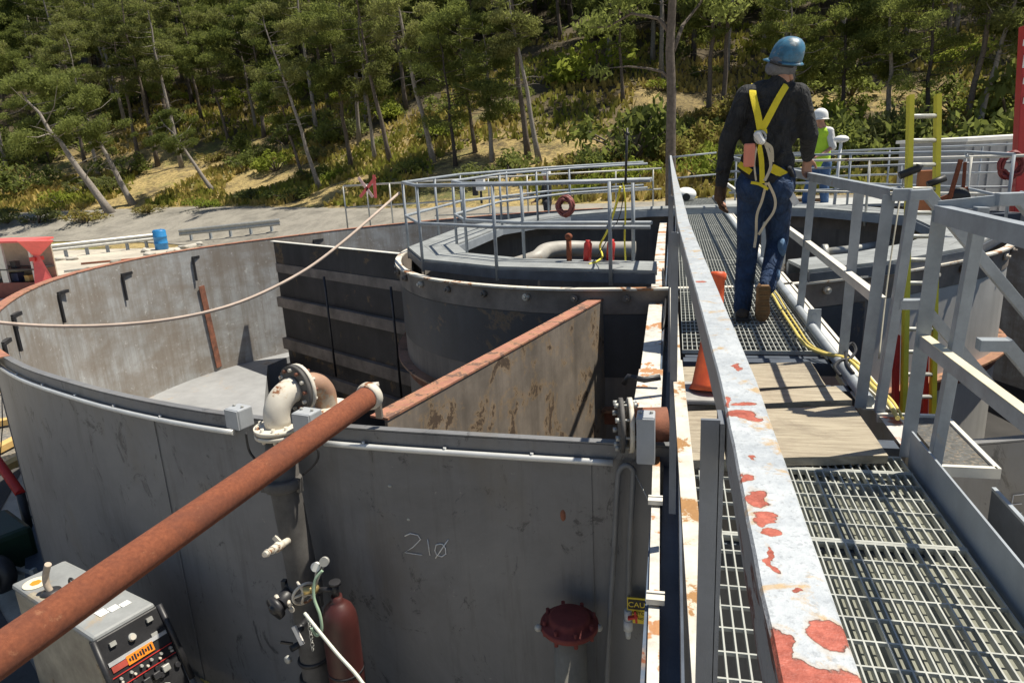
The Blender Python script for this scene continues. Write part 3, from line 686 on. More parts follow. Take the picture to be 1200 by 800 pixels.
m=M(); m.box((-.075,8.0,-.34),(.012,18.5,.36)); m.box((-.02,8,-.40),(.11,18.5,.01)); obj('web',m,P('web_shade_rust',(.09,.12,.17),var=.3,rust=(.22,.07,.03),rust_at=.60,rust_scale=1.6),bm_)  # web tinted dark blue for the beam's shaded side, with rust patches
for q in [Z(768,590,-.14),Z(768,706,-.14)]:
    m=M(); m.box((q.x,q.y,q.z+.012),(.06,.03,.02)); m.box((q.x,q.y+.03,q.z+.012),(.06,.012,.02)); obj('pipe_clamp',m,WHITEP,bm_)
# grey cable and upright flat on the beam
m=M(); m.tube([Z(777,315,-.13),Z(780,345,-.1),Z(779,370,-.1),Z(777,385,-.14)],.010,8); tag(obj('cable',m,BLACK),'short black cable looping beside the white beam','cable')
q_=Z(755,445,-.1); m=M(); m.tube([q_+V(-.13,0,-.03),q_+V(-.10,0,.02),q_,q_+V(.10,0,.02)],.02,8); tag(obj('dark_pipe_arm',m,BLKP),'black bent pipe lying across the white beam above the bolted flange','pipe')
# ---------------------------------------------------------------- flanged outlet on right end of near rim
fl=thing('flanged_outlet','round bolted pipe flange mounted on the tank wall beside the walkway beam','pipe flange',Y(733,498,3.3))
c=Y(733,498,3.22); ax=V(1,.15,0).normalized()
for dx,rr_,th,mt_ in((-.03,.135,.02,DARKPIPE),(.012,.135,.022,CREAM)):
    m=M(); m.lathe(c+ax*dx,[(rr_,0),(rr_,th)],ax,28); obj('flange_disc',m,mt_,fl)
m=M(); m.cyl(c+ax*.03,c+ax*.2,.085,seg=24); obj('pipe_neck',m,RUSTP,fl)
for k in range(8):
    t=2*math.pi*k/8+.2; oo=V(-ax.y*math.cos(t),ax.x*math.cos(t),math.sin(t))*.112
    m=M(); m.cyl(c+oo-ax*.055,c+oo+ax*.06,.007,seg=6); m.cyl(c+oo-ax*.055,c+oo-ax*.035,.014,seg=6); m.cyl(c+oo+ax*.036,c+oo+ax*.055,.014,seg=6); obj('bolt',m,STEEL,fl)
def rbox(name,label,c,size,mt,cat='box',ang=0,bev=.012,group=None,bolt=True):
    m=M(); m.box(c,size,Matrix.Rotation(ang,3,'Z')); o=obj(name,m,mt,bev=bev); tag(o,label,cat,group); return o
BOXM=P('light_grey_enclosure',(.36,.38,.40),var=.12)
LIDM=P('pale_enclosure_side',(.62,.62,.58),var=.1)
def jbox(label,c,size,ang):
    t=thing('junction_box',label,'junction box',c,'junction boxes'); R_=Matrix.Rotation(ang,3,'Z')
    m=M(); m.box(c,size,R_); obj('housing',m,BOXM,t,bev=.008)
    m=M(); m.box(Vector(c)+R_@V(0,-size[1]/2-.004,0),(size[0]*.93,.008,size[2]*.93),R_); obj('cover',m,BOXM,t)
    for sx in(-1,1):
        m=M(); m.cyl(Vector(c)+R_@V(sx*size[0]*.3,0,size[2]/2),Vector(c)+R_@V(sx*size[0]*.3,0,size[2]/2+.012),.008,seg=8); obj('bolt',m,STEEL,t)
    return t
jbox('small grey junction box on the rim, left of the big pipe elbow',Y(281,488,3.33),(.115,.10,.12),rad(-18))
jbox('small grey junction box on the rim, between the elbow and rusty pipe',Y(361,492,3.19),(.12,.10,.11),rad(-12))
jbox('grey junction box under the bolted flange beside the walkway beam',Y(757,512,3.12),(.085,.10,.24),rad(0))
# conduit along rim
cz=RZ-.085
for a0,a1,lab in((205,252.2,'pale metal conduit running under the rim left of the elbow'),(257.5,271.0,'pale metal conduit running under the rim right of the rusty pipe')):
    m=M(); n=int((a1-a0)/1)+1; m.tube([po(a0+(a1-a0)*k/n,.035,cz) for k in range(n+1)],.017,10)
    CONM=P('galvanised_conduit',(.62,.63,.62),var=.1,metal=.3,rough=.4)
    t=thing('conduit',lab,'conduit',po(a0,.045,cz)); obj('tube',m,CONM,t)
    for k in range(int((a1-a0)/4)):
        q=po(a0+2+k*4,.03,cz+.015); m=M(); m.cyl(q,q+V(0,0,.012),.009,seg=8); obj('clip_bolt',m,CONM,t)
# ---------------------------------------------------------------- big elbow pipe over the rim
el=thing('pipe_elbow','flanged cream pipe elbow going over the tank rim above a vertical pipe','pipe',Y(345,640,3.25))
Yp=3.22
b0=Y(326,500,Yp); # bottom flange centre
def arc(c,r0,a0,a1,u,v,n=14): return [c+u*math.cos(a0+(a1-a0)*k/n)*r0+v*math.sin(a0+(a1-a0)*k/n)*r0 for k in range(n+1)]
u=V(.42,.9,0).normalized(); cc=b0+u*.13+V(0,0,.05)
pth=[b0,b0+V(0,0,.04)]+arc(cc,.13,math.pi,math.pi/2,u,V(0,0,1))
m=M(); m.tube(pth,[.072]*len(pth),24); obj('elbow',m,CREAM,el,'cream painted elbow with chipped paint')
e1=pth[-1]
for dx,mt_ in((.0,DARKPIPE),(.03,CREAM)):
    m=M(); m.lathe(e1+u*dx,[(.135,0),(.135,.022)],u,32); obj('flange',m,mt_,el)
s_=V(-u.y,u.x,0)
for k in range(12):
    t=2*math.pi*k/12; oo=s_*math.cos(t)*.112+V(0,0,math.sin(t)*.112); m=M(); m.cyl(e1+oo-u*.018,e1+oo+u*.075,.010,seg=6); obj('flange_bolt',m,CREAM if k%2 else RUSTP,el)
pth=[e1+u*.05,e1+u*.09]+arc(e1+u*.09-V(0,0,.11),.11,math.pi/2,0,u,V(0,0,1))+[e1+u*.20-V(0,0,.5)]
m=M(); m.tube(pth,.066,20); obj('drop_elbow',m,P('rusty_cream',(.36,.22,.15),rust=(.45,.38,.30),rust_at=.6,rust_scale=8),el)
q=e1+u*.20-V(0,0,.17)
for dz in(0,-.03):
    m=M(); m.lathe(q+V(0,0,dz),[(.125,-.012),(.125,.012)],(0,0,1),28); obj('flange',m,CREAM,el)
for dz,mt_ in((-.0,CREAM),(-.03,CREAM)):
    m=M(); m.lathe(b0+V(0,0,dz),[(.130,-.012),(.130,.010)],(0,0,1),32); obj('flange',m,mt_,el)
for k in range(10):
    t=2*math.pi*k/10; oo=V(math.cos(t),math.sin(t),0)*.108; m=M(); m.cyl(b0+oo-V(0,0,.06),b0+oo+V(0,0,.028),.010,seg=6); obj('flange_bolt',m,CREAM,el)
vb=[b0-V(0,0,.04),Y(335,575,Yp-.02),Y(352,660,Yp-.05),Y(366,755,Yp-.08)]; vb.append(vb[-1]+(vb[-1]-vb[-2])*1.2); vb.append(Vector((vb[-1].x+.03,vb[-1].y,GZ)))
m=M(); m.tube(vb,[.083,.083,.085,.08,.08,.08],22); obj('riser_pipe',m,DARKPIPE,el,'dark vertical pipe against the tank wall')
def along(t): # point on riser
    t*=3; i=min(2,int(t)); return vb[i].lerp(vb[i+1],t-i)
rdv=(vb[3]-vb[1]).normalized()
for pxy in ((332,566),(356,684),(357,700)):
    q=Y(pxy[0],pxy[1],Yp-.04); m=M(); m.lathe(q,[(.098,-.03),(.105,-.02),(.105,.02),(.098,.03)],rdv,24); obj('pipe_coupling',m,DARKPIPE,el)
    for sg in(-1,1): m=M(); m.beam(q+RT*.1*sg-V(0,.02,.04),q+RT*.1*sg-V(0,.02,-.04),.025,.03); obj('coupling_lug',m,DARKPIPE,el)
for yy in(770,790):
    q=Y(368+(yy-770)*.1,yy,Yp-.08); m=M(); m.lathe(q,[(.092,-.012),(.096,0),(.092,.012)],rdv,24); obj('strap_band',m,BLKP,el)
# hose bib on riser
q=Y(333,636,Yp-.16); t=thing('hose_valve','brass coloured hose fitting sticking out of the dark vertical pipe','valve',q)
dv=(Y(309,650,Yp-.36)-q).normalized(); m=M(); m.cyl(q-dv*.04,q+dv*.03,.02,seg=12); m.cyl(q+dv*.03,q+dv*.09,.028,seg=6); m.cyl(q+dv*.09,q+dv*.13,.022,seg=14); m.cyl(q+dv*.13,q+dv*.20,.017,.015,seg=14); m.lathe(q+dv*.17,[(.02,0),(.02,.01)],dv,14)
obj('body',m,CREAM,t); m=M(); m.beam(q+dv*.05+UP*.02,q+dv*.05+UP*.05-RT*.03,.012,.03); obj('lever',m,CREAM,t)
# gate valve with handwheel
q=Y(337,702,Yp-.17); t=thing('gate_valve','dark gate valve with a pale handwheel on the vertical pipe','valve',q)
m=M(); m.cyl(q-RT*.02+V(0,.12,0),q-RT*.02-V(0,.06,0),.045,seg=20); m.lathe(q-RT*.02-V(0,.06,0),[(.062,0),(.066,.012),(.066,.03),(.03,.032),(.03,.045),(.015,.05)],(-.5,-1,-.2),20); obj('body',m,BLKP,t)
for k in range(3):
    m=M(); a=q-RT*.05+UP*(.035-k*.03)-V(0,.03,0)+RT*(.0 if k==0 else .055+.012*k); m.cyl(a,a+RT*.03+V(0,-.03,0),.014,seg=8); obj('bolt',m,CREAM,t)
hc=Y(357,695,Yp-.24); hn=V(.75,-.62,-.2).normalized(); a_=hn.orthogonal().normalized(); b_=hn.cross(a_)
m=M(); m.tube([hc+(a_*math.cos(2*math.pi*k/24)+b_*math.sin(2*math.pi*k/24))*.066 for k in range(25)],.008,8)
for k in range(5): t_=2*math.pi*k/5; m.cyl(hc,hc+(a_*math.cos(t_)+b_*math.sin(t_))*.066,.008,seg=6)
m.lathe(hc,[(.018,-.012),(.018,.012)],hn,10); m.cyl(hc,hc-hn*.10,.008,seg=8)
obj('handwheel',m,CREAM,t)
m=M(); c_=Y(361,722,Yp-.25)
for k in range(9):
    cc_=c_-V(0,0,k*.026); ax1=RT if k%2 else V(0,1,0); m.tube([cc_+ax1*math.cos(2*math.pi*j/8)*.009+V(0,0,math.sin(2*math.pi*j/8)*.017) for j in range(9)],.0025,5)
tag(obj('safety_chain',m,STEEL),'short steel chain hanging below the handwheel','chain')
q=Y(352,735,Yp-.22); t=thing('ball_valve','small ball valve with a white and red lever below the handwheel','valve',q)
m=M(); m.cyl(q+V(0,.08,0),q-V(0,.03,0),.018,seg=10); m.ball(q,(.025,.025,.025)); obj('body',m,BLKP,t)
m=M(); m.beam(q-V(0,.035,0)+UP*.03-RT*.02,q-V(0,.035,0)-UP*.07+RT*.03,.025,.014,up=(0,1,0)); obj('lever',m,P('white_sleeve',(.72,.70,.66)),t)
q=Y(341,760,Yp-.18); t=thing('drain_cock','dark drain cock with a round pale cap low on the pipe','valve',q)
m=M(); m.cyl(q+V(.06,.1,0),q,.02,seg=10); m.beam(q+UP*.04-RT*.06,q+UP*.03+RT*.01,.012,.012); obj('body',m,BLKP,t)
m=M(); q2=Y(339,771,Yp-.22); m.lathe(q2,[(.022,0),(.022,.02),(.010,.022)],(-.3,-1,0),16); obj('cap',m,STEEL,t)
# gas cylinder
cy=thing('gas_cylinder','dark red brown gas cylinder standing against the tank by the valves','gas cylinder',Y(397,1,3.02))
ct=Y(397,671,3.0); ct.z=-.93; CB=V(ct.x-.02,ct.y-.02,-2.42); cy.location=CB
MAROON=P('maroon_cylinder_paint',(.055,.014,.012),var=.25,rough=.45)
hb=CB.z
m=M(); m.lathe(CB,[(.088,0),(.098,.02),(.098,1.32),(.092,1.37),(.075,1.415),(.045,1.447),(.03,1.46),(.03,1.49)],(0,0,1),28); obj('bottle',m,MAROON,cy)
m=M(); m.lathe(CB+V(0,0,1.02),[(.101,0),(.101,.012)],(0,0,1),28); obj('strap',m,BLKP,cy)
m=M(); m.cyl(CB+V(0,0,1.49),CB+V(0,0,1.56),.018,seg=12); m.cyl(CB+V(0,0,1.56),CB+V(0,0,1.575),.032,seg=10); m.cyl(CB+V(0,0,1.525),CB+V(-.09,-.01,1.525),.014,seg=10); obj('valve',m,BLKP,cy)
rg=thing('gas_regulator','brass gas regulator with two round gauges on the red brown cylinder','regulator',CB+V(-.1,0,1.525))
q=CB+V(-.12,-.01,1.525); m=M(); m.cyl(q,q+V(-.05,-.03,0),.022,seg=12); m.ball(q,(.028,.028,.028)); obj('body',m,P('brass',(.55,.42,.18),var=.15,metal=.7,rough=.35),rg)
GLASS=P('gauge_face',(.75,.75,.70),var=.05,rough=.2)
for (px,py,mt_) in((371,663,GLASS),(381,657,STEEL)):
    a=Y(px,py,CB.y-.05); m=M(); m.lathe(a,[(.025,0),(.025,.02)],(.15,-1,.3),20); obj('gauge',m,mt_,rg); m=M(); m.cyl(a,q,.006,seg=6); obj('gauge_stem',m,STEEL,rg)
GRH=P('pale_green_hose',(.30,.42,.30),var=.15)
m=M(); pts=[Y(378,668,CB.y-.08),Y(369,680,CB.y-.1),Y(368,700,CB.y-.12),Y(375,720,CB.y-.14),Y(377,738,CB.y-.15),Y(371,744,CB.y-.15),Y(365,735,CB.y-.16)]
def smooth_path(pts,n=6):
    out=[]
    for i in range(len(pts)-1):
        p0=pts[max(i-1,0)];p1=pts[i];p2=pts[i+1];p3=pts[min(i+2,len(pts)-1)]
        for k in range(n):
            t=k/n; out.append(.5*((2*p1)+(-p0+p2)*t+(2*p0-5*p1+4*p2-p3)*t*t+(-p0+3*p1-3*p2+p3)*t**3))
    out.append(pts[-1]); return out
m.tube(smooth_path(pts),.008,8); tag(obj('gas_hose',m,GRH),'thin pale green hose looping down from the regulator','hose')
m=M(); pts=[Y(357,718,CB.y-.2),Y(372,737,CB.y-.25),Y(395,765,CB.y-.3),Y(425,800,CB.y-.35),Y(450,850,CB.y-.4),]; pts.append(V(pts[-1].x+.1,pts[-1].y,GZ+.02)); m.tube(smooth_path(pts),.009,8); tag(obj('air_hose',m,P('white_hose',(.62,.64,.55),var=.1)),'straight white hose slanting down across the red brown cylinder','hose')
# black cables hanging from rim boxes
for lab,ps in (('black cable looping down from the left junction box',[(288,507),(293,530),(308,545),(322,550)]),('dark cable looping under the rusty pipe beside the vertical pipe',[(340,512),(352,522),(371,525),(371,540),(355,556)])):
    m=M(); m.tube(smooth_path([Y(a,b,3.2) for a,b in ps]),.007,8); tag(obj('cable',m,BLACK),lab,'cable')
# ---------------------------------------------------------------- long rusty pipe
ps,pe=CAM+ray(0,767)*1.94,CAM+ray(430,466)*3.62
dv=(pe-ps).normalized()
_n=RUNDER.node_tree; _b=_n.nodes['Principled BSDF']; _l=_b.inputs['Base Color'].links[0].from_socket; _tc=_n.nodes.new('ShaderNodeTexCoord')
_n.links.new(mix(_n,math_(_n,'MULTIPLY',ramp(_n,noise_(_n,_tc.outputs['Object'],3.5,7,.75,.6),[(.46,S01),(.62,S1)]),.55),_l,(.13,.045,.028)),_b.inputs['Base Color'])
_l=_b.inputs['Base Color'].links[0].from_socket
_n.links.new(mix(_n,math_(_n,'MULTIPLY',ramp(_n,noise_(_n,_tc.outputs['Object'],7,6,.8,.2),[(.62,S01),(.68,S1)]),.6),_l,(.36,.17,.09)),_b.inputs['Base Color'])
lp=thing('rusty_pipe','long straight orange rusty pipe resting across the tank rim','pipe',(ps+pe)/2)
m=M(); nn=60; st_=ps-dv*1.1; m.tube([st_.lerp(pe,k/nn) for k in range(nn+1)],.060,32); obj('tube',m,RUNDER,lp)
m=M(); m.lathe(pe+dv*.015,[(.066,-.022),(.074,0),(.074,.022),(.06,.028)],dv,28); obj('end_collar',m,CREAM,lp)
m=M(); m.tube([st_+dv*.1,st_+dv*.1-V(.2,.1,3.2)],.03,8); obj('prop_leg',m,RUSTP,lp)
q=pe+dv*.06+V(.02,-.03,0); bp=thing('pipe_bracket','upright flat steel bracket holding the end of the rusty pipe on the rim','bracket',q)
m=M(); m.beam(Y(440,452,3.28),Y(445,489,3.33),.035,.022,up=(0,1,0)); obj('upright',m,RIBM,bp); m=M(); m.beam(Y(431,452,3.30),Y(442,451,3.30),.05,.02); obj('top_clip',m,CREAM,bp)
# ---------------------------------------------------------------- bent conduits, valve, sign, red capped pipe
t=thing('bent_conduit','dark conduit bent like an upside down U on the tank wall beside the beam','conduit',Y(722,560,3.22))
m=M(); m.tube(smooth_path([Y(706,1000,3.1),Y(711,800,3.13),Y(720,640,3.2),Y(724,565,3.2),Y(727,550,3.2),Y(734,545,3.2),Y(741,549,3.2),Y(742,560,3.2),Y(738,640,3.2),Y(736,712,3.2)],8),.014,10); obj('tube',m,DARKPIPE,t)
CPM=P('dull_grey_pvc',(.17,.175,.18),var=.2); t.children[0].data.materials[0]=CPM
t=thing('sample_valve','white sample valve with a red lever hanging under the bent conduit','valve',Y(736,728,3.18))
m=M(); a=Y(736,720,3.17); m.cyl(a+V(0,0,.03),a-V(0,0,.03),.02,seg=12); m.cyl(a-V(0,0,.03),a-V(0,0,.09),.024,seg=12); m.cyl(a-V(0,0,.09),a-V(0,0,.14),.017,.012,seg=12); obj('body',m,P('white_pvc',(.55,.57,.58)),t)
m=M(); m.beam(Y(736,724,3.14),Y(747,722,3.14),.02,.012); m.beam(Y(744,716,3.14),Y(746,729,3.14),.01,.012); obj('lever',m,REDP,t)
m=M(); m.tube([Y(745,556,3.15),Y(762,590,3.0)],.003,5); tag(obj('thin_wire',m,STEEL),'thin wire stretched from the bent conduit to the white beam','wire')
def text_mesh(s,size,extr=.0008):
    cu=bpy.data.curves.new('t','FONT'); cu.body=s; cu.size=size; cu.extrude=extr; cu.align_x='CENTER'; cu.align_y='CENTER'
    ob=bpy.data.objects.new('t',cu); col.objects.link(ob); bpy.context.view_layer.update()
    me=bpy.data.meshes.new_from_object(ob.evaluated_get(bpy.context.evaluated_depsgraph_get())); bpy.data.objects.remove(ob); bpy.data.curves.remove(cu); return me
def put_text(s,size,c,right,up,mt,parent,name='lettering'):
    me=text_mesh(s,size); r_=Vector(right).normalized(); n_=r_.cross(Vector(up)).normalized(); u_=n_.cross(r_); c=Vector(c)-wloc(parent)
    R_=Matrix((r_,u_,n_)).transposed()
    for v in me.vertices: v.co=R_@v.co+c
    me.materials.clear(); return link_mesh(name,me,mt,parent)
sg=Y(758,716,3.17); sx=V(1,0,0)
sign=thing('caution_sign','small yellow and black CAUTION sign on the wall, half hidden by the beam','sign',sg)
m=M(); m.box(sg,(.20,.006,.15)); obj('plate',m,P('sign_yellow',(.75,.58,.05),var=.06),sign)
m=M(); m.box(sg+V(0,-.005,.038),(.19,.004,.055)); obj('header',m,BLACK,sign)
YT=P('sign_yellow',(.75,.58,.05)); put_text('CAUTION',.042,sg+V(0,-.0085,.038),(1,0,0),(0,0,1),YT,sign)
put_text('WATCH',.024,sg+V(-.04,-.0065,-.012),(1,0,0),(0,0,1),BLACK,sign); put_text('NO ENTRY',.018,sg+V(0.0,-.0065,-.045),(1,0,0),(0,0,1),BLACK,sign)
rc=thing('capped_pipe','vertical grey pipe stub closed by a red bolted flange cap','pipe',Y(667,760,3.05))
top=Y(667,724,3.06); 
m=M(); m.cyl(V(top.x,top.y,GZ),top-V(0,0,.05),.085,seg=28); obj('pipe',m,P('stained_grey_pipe',(.24,.23,.20),var=.25,streak=.4,rough=.7),rc)
REDO=P('red_oxide',(.17,.032,.027),var=.25,scale=12,rough=.75)
m=M(); m.lathe(top,[(.145,-.052),(.15,-.045),(.15,-.026),(.145,-.02),(.11,-.018),(.105,.012),(.09,.02),(.02,.024)],(0,0,1),36); obj('cap',m,REDO,rc)
for k in range(8):
    t_=2*math.pi*k/8+.39; o_=V(math.cos(t_),math.sin(t_),0)*.13; m=M(); m.cyl(top+o_-V(0,0,.08),top+o_+V(0,0,.008),.011,seg=6); obj('bolt',m,REDO,rc)
for sgn in(-1,1):
    m=M(); m.ball(top+RT*(.155*sgn)-V(0,.03,.035),(.02,.02,.02)); obj('eye_nut',m,STEEL,rc)
# ---------------------------------------------------------------- rope
m=M(); rope=[(-40,372),(0,378),(60,382),(130,381),(200,374),(260,361),(310,342),(360,315),(400,285),(435,255),(468,226)]
dep=[5.4,5.5,5.7,5.9,6.2,6.5,6.9,7.4,7.9,8.5,9.2]
m.tube(smooth_path([V(-9.5,4.2,GZ+.02),Y(-130,400,5.0)]+[Y(a,b,d) for (a,b),d in zip(rope,dep)],5),.018,8); tag(obj('rope',m,ROPE),'tan rope sagging from the platform handrail to the left edge','rope')
# ---------------------------------------------------------------- traffic cone
cb=Z(826,474,0); cb=V(.20,3.60,.045)
cn=thing('traffic_cone','tall orange traffic cone standing on the boards behind the near rail','traffic cone',cb)
m=M(); m.box(cb+V(0,0,.015),(.30,.30,.03)); obj('base',m,P('cone_base_black',(.35,.34,.32)),cn,bev=.01)
m=M(); tp=Y(842,313,3.78)
hh=tp.z-cb.z; axc=(tp-cb)
m.lathe(cb,[(.115,.03),(.10,.06),(.045,hh*.68),(.036,hh*.72),(.036,hh*.93),(.043,hh*.94),(.043,hh*.985),(.034,hh)],axc.normalized(),28); obj('body',m,ORAN,cn)
# ---------------------------------------------------------------- yellow hose along the kerb
hp=[(895,335),(905,345),(915,362),(930,385),(942,408),(960,418),(985,424),(1000,432),(1020,450),(1040,470),(1052,490)]
for k,lab in ((0,'yellow hose lying along the right kerb of the walkway'),(1,'thinner yellow hose twisted beside the hose along the kerb')):
    m=M(); pts=[Z(a+(6 if k else 0),b,.03)+V(.0,0,.03 if 930<a<1010 else 0) for a,b in hp]; m.tube(smooth_path(pts),.011-.004*k,8); tag(obj('air_hose',m,YELH),lab,'hose')
m=M(); m.tube(smooth_path([Z(a,b,.07) for a,b in [(985,440),(978,430),(985,422),(996,420),(1003,410),(999,402),(992,408),(992,425),(1000,437)]]),.009,8); tag(obj('hose_coil',m,BLACK),'black cable knotted round the kerb at the end of the yellow hose','cable')
# ---------------------------------------------------------------- extension ladder
la=thing('extension_ladder','yellow fibreglass extension ladder standing up beyond the stair handrails','ladder',(1.3,4.6,GZ))
lt=[Y(1067,112,6.3),Y(1099,111,6.62)]; lb=[Y(1059,475,5.95),Y(1093,475,6.27)]
la.location=V((lb[0].x+lb[1].x)/2,6.0,GZ)
for a,b in zip(lt,lb):
    kk=(a.z-PZ)/(a.z-b.z); m=M(); m.beam(a,a+(b-a)*kk,.035,.085,up=(0,1,0)); obj('side_rail',m,YEL,la)
for j in range(22):
    t_=.065+j*.082*.92
    if (lt[0]+(lb[0]-lt[0])*t_).z<PZ+.1: break
    a=lt[0]+(lb[0]-lt[0])*t_; b=lt[1]+(lb[1]-lt[1])*t_
    m=M(); m.cyl(a,b,.018,seg=8); obj('rung',m,STEEL,la)
for k in(0,1):
    a=lt[k].lerp(lb[k],.93)+V(-.045,.07,0); d_=(lb[k]-lt[k]); m=M(); m.beam(a-d_*.16,a+d_*.28,.035,.085,up=(0,1,0)); obj('lower_rail',m,REDP,la,'red lower section rail')
m=M(); a=lt[0].lerp(lb[0],.235); b=lt[1].lerp(lb[1],.265); m.tube([a-V(.08,.05,.03),a+V(.05,-.05,.02),a+V(.06,-.05,.05)],.03,8); tag(obj('lashing',m,BLACK),'black lashing on the left rail of the yellow ladder','strap'); m=M(); m.tube([b-V(.08,.05,.03),b+V(.05,-.05,.02)],.028,8); tag(obj('lashing',m,BLACK),'black lashing on the right rail of the yellow ladder','strap')
m=M(); m.tube(smooth_path([Y(1060,205,6.2),Y(1052,250,6),Y(1040,330,5.8),Y(1030,420,5.5)]),.006,6); tag(obj('tag_line',m,P('cream_cord',(.55,.50,.38))),'thin pale cord hanging beside the yellow ladder','rope')
#PART2
# ---------------------------------------------------------------- vegetation
def leaf_mat(name,c,c2,trans=.5):
    m=bpy.data.materials.new(name); m.use_nodes=True; nt=m.node_tree; nt.nodes.clear()
    out=nt.nodes.new('ShaderNodeOutputMaterial'); d=nt.nodes.new('ShaderNodeBsdfDiffuse'); t=nt.nodes.new('ShaderNodeBsdfTranslucent'); mx=nt.nodes.new('ShaderNodeMixShader')
    tc=nt.nodes.new('ShaderNodeTexCoord'); oi=nt.nodes.new('ShaderNodeObjectInfo')
    f=noise_(nt,tc.outputs['Object'],.8,5,.7); k=math_(nt,'ADD',math_(nt,'MULTIPLY',f,.75),math_(nt,'MULTIPLY',oi.outputs['Random'],.25))
    cc=ramp(nt,k,[(.3,c),(.72,c2)])
    nt.links.new(cc,d.inputs[0]); nt.links.new(mix(nt,.5,cc,(.33,.38,.08)),t.inputs[0]); mx.inputs[0].default_value=trans
    nt.links.new(d.outputs[0],mx.inputs[1]); nt.links.new(t.outputs[0],mx.inputs[2]); nt.links.new(mx.outputs[0],out.inputs[0]); return m
PINEL=leaf_mat('pine_needles',(.045,.066,.026),(.235,.265,.09)); OLIVEL=leaf_mat('olive_foliage',(.065,.078,.034),(.31,.31,.13)); BRIGHTL=leaf_mat('bright_foliage',(.13,.18,.03),(.34,.38,.06))
DRYL=leaf_mat('dry_brush',(.16,.12,.05),(.36,.28,.10)); GREYL=leaf_mat('grey_green_brush',(.07,.085,.045),(.17,.18,.09))
BARK=P('bark_grey_brown',(.13,.105,.085),var=.4,scale=8,streak=.4,rough=.95,bmp=.6); BARKP=P('bark_pale',(.26,.23,.20),var=.35,scale=8,streak=.4,rough=.95,bmp=.6); BARKD=P('bark_dark',(.055,.045,.04),var=.4,scale=8,rough=.95)
def leaf_mesh(puffs,dens,sz,asp=.35,upb=.9,seed=0):
    g=np.random.default_rng(seed); C=[]
    for (c,rx_,rz_) in puffs:
        n=int(dens*rx_*rx_*rz_**.5) +20
        d=g.normal(size=(n,3)); d/=np.linalg.norm(d,axis=1)[:,None]; rr=g.random(n)**.45
        q=d*rr[:,None]*np.array([rx_,rx_,rz_]); q+=g.normal(size=(n,3))*.08*rx_
        C.append(q+np.array(c))
    C=np.concatenate(C); n=len(C)
    a=g.normal(size=(n,3)); a[:,2]+=upb; a/=np.linalg.norm(a,axis=1)[:,None]
    b=np.cross(a,g.normal(size=(n,3))); b/=np.linalg.norm(b,axis=1)[:,None]
    s=sz*(.6+.8*g.random(n))[:,None]
    v=np.stack([C-a*s-b*s*asp*.3,C-a*s*.1+b*s*asp*1.2,C+a*s+b*s*.1*asp,C+a*s*.1-b*s*asp*1.1],1).reshape(-1,3)
    me=bpy.data.meshes.new('leaves'); me.vertices.add(len(v)); me.vertices.foreach_set('co',v.ravel()); me.loops.add(n*4); me.loops.foreach_set('vertex_index',np.arange(n*4,dtype=np.int32))
    me.polygons.add(n); me.polygons.foreach_set('loop_start',np.arange(0,n*4,4,dtype=np.int32)); me.update(calc_edges=True); me.validate(); return me
def make_tree(h,lean,base,spread,mt,bark,seed,dens=760,sz=.135,npf=26,tr=.21,dead=6,top=1.0,name='pine_tree'):
    R_=random.Random(seed); root=thing(name,'tree','tree')
    tp=[]; K=9
    wob=[(R_.uniform(-.12,.12),R_.uniform(-.12,.12)) for _ in range(K+1)]
    for k in range(K+1):
        t=k/K; tp.append(V(lean[0]*h*(t**1.15)+wob[k][0]*t*2,lean[1]*h*t+wob[k][1]*t*2,h*t*.97-.3*(k==0)))
    rs=[tr*(1.35 if k==0 else 1)*(1-.86*k/K) for k in range(K+1)]
    m=M(); m.tube(tp,rs,8); 
    def at_(t): x=t*K; i=min(K-1,int(x)); return tp[i].lerp(tp[i+1],x-i)
    puffs=[]
    for j in range(npf):
        t=base+(1-base)*(j/(npf-1))**.9; c=at_(t*.98); an=R_.uniform(0,6.28); L=spread*(.35+.65*math.sin(math.pi*min(1,(1-t)/(1-base)*.8+.18)))*R_.uniform(.55,1.15)*(1 if t<.95 else .3)
        e=c+V(math.cos(an)*L,math.sin(an)*L,L*R_.uniform(-.05,.45)); mid=c.lerp(e,.5)+V(0,0,-.08*L)
        m.tube([c,mid,e],[tr*.30*(1.2-t),tr*.2*(1.2-t),.015],5)
        rr=R_.uniform(.35,1.1)*spread*.34; puffs.append((tuple(e),rr,rr*R_.uniform(.35,.6)))
        if R_.random()<.65: q=c.lerp(e,.55)+V(R_.uniform(-.5,.5),R_.uniform(-.5,.5),.2); puffs.append((tuple(q),rr*.7,rr*.4))
    for j in range(dead):
        t=R_.uniform(.25,base+.1); c=at_(t); an=R_.uniform(0,6.28); L=R_.uniform(.6,1.9); e=c+V(math.cos(an)*L,math.sin(an)*L,L*R_.uniform(-.3,.4)); m.tube([c,c.lerp(e,.5)+V(0,0,.1),e],[.035,.025,.008],4)
    obj('trunk',m,bark,root); link_mesh('crown',leaf_mesh(puffs,dens,sz,asp=.24,seed=seed),mt,root); return root
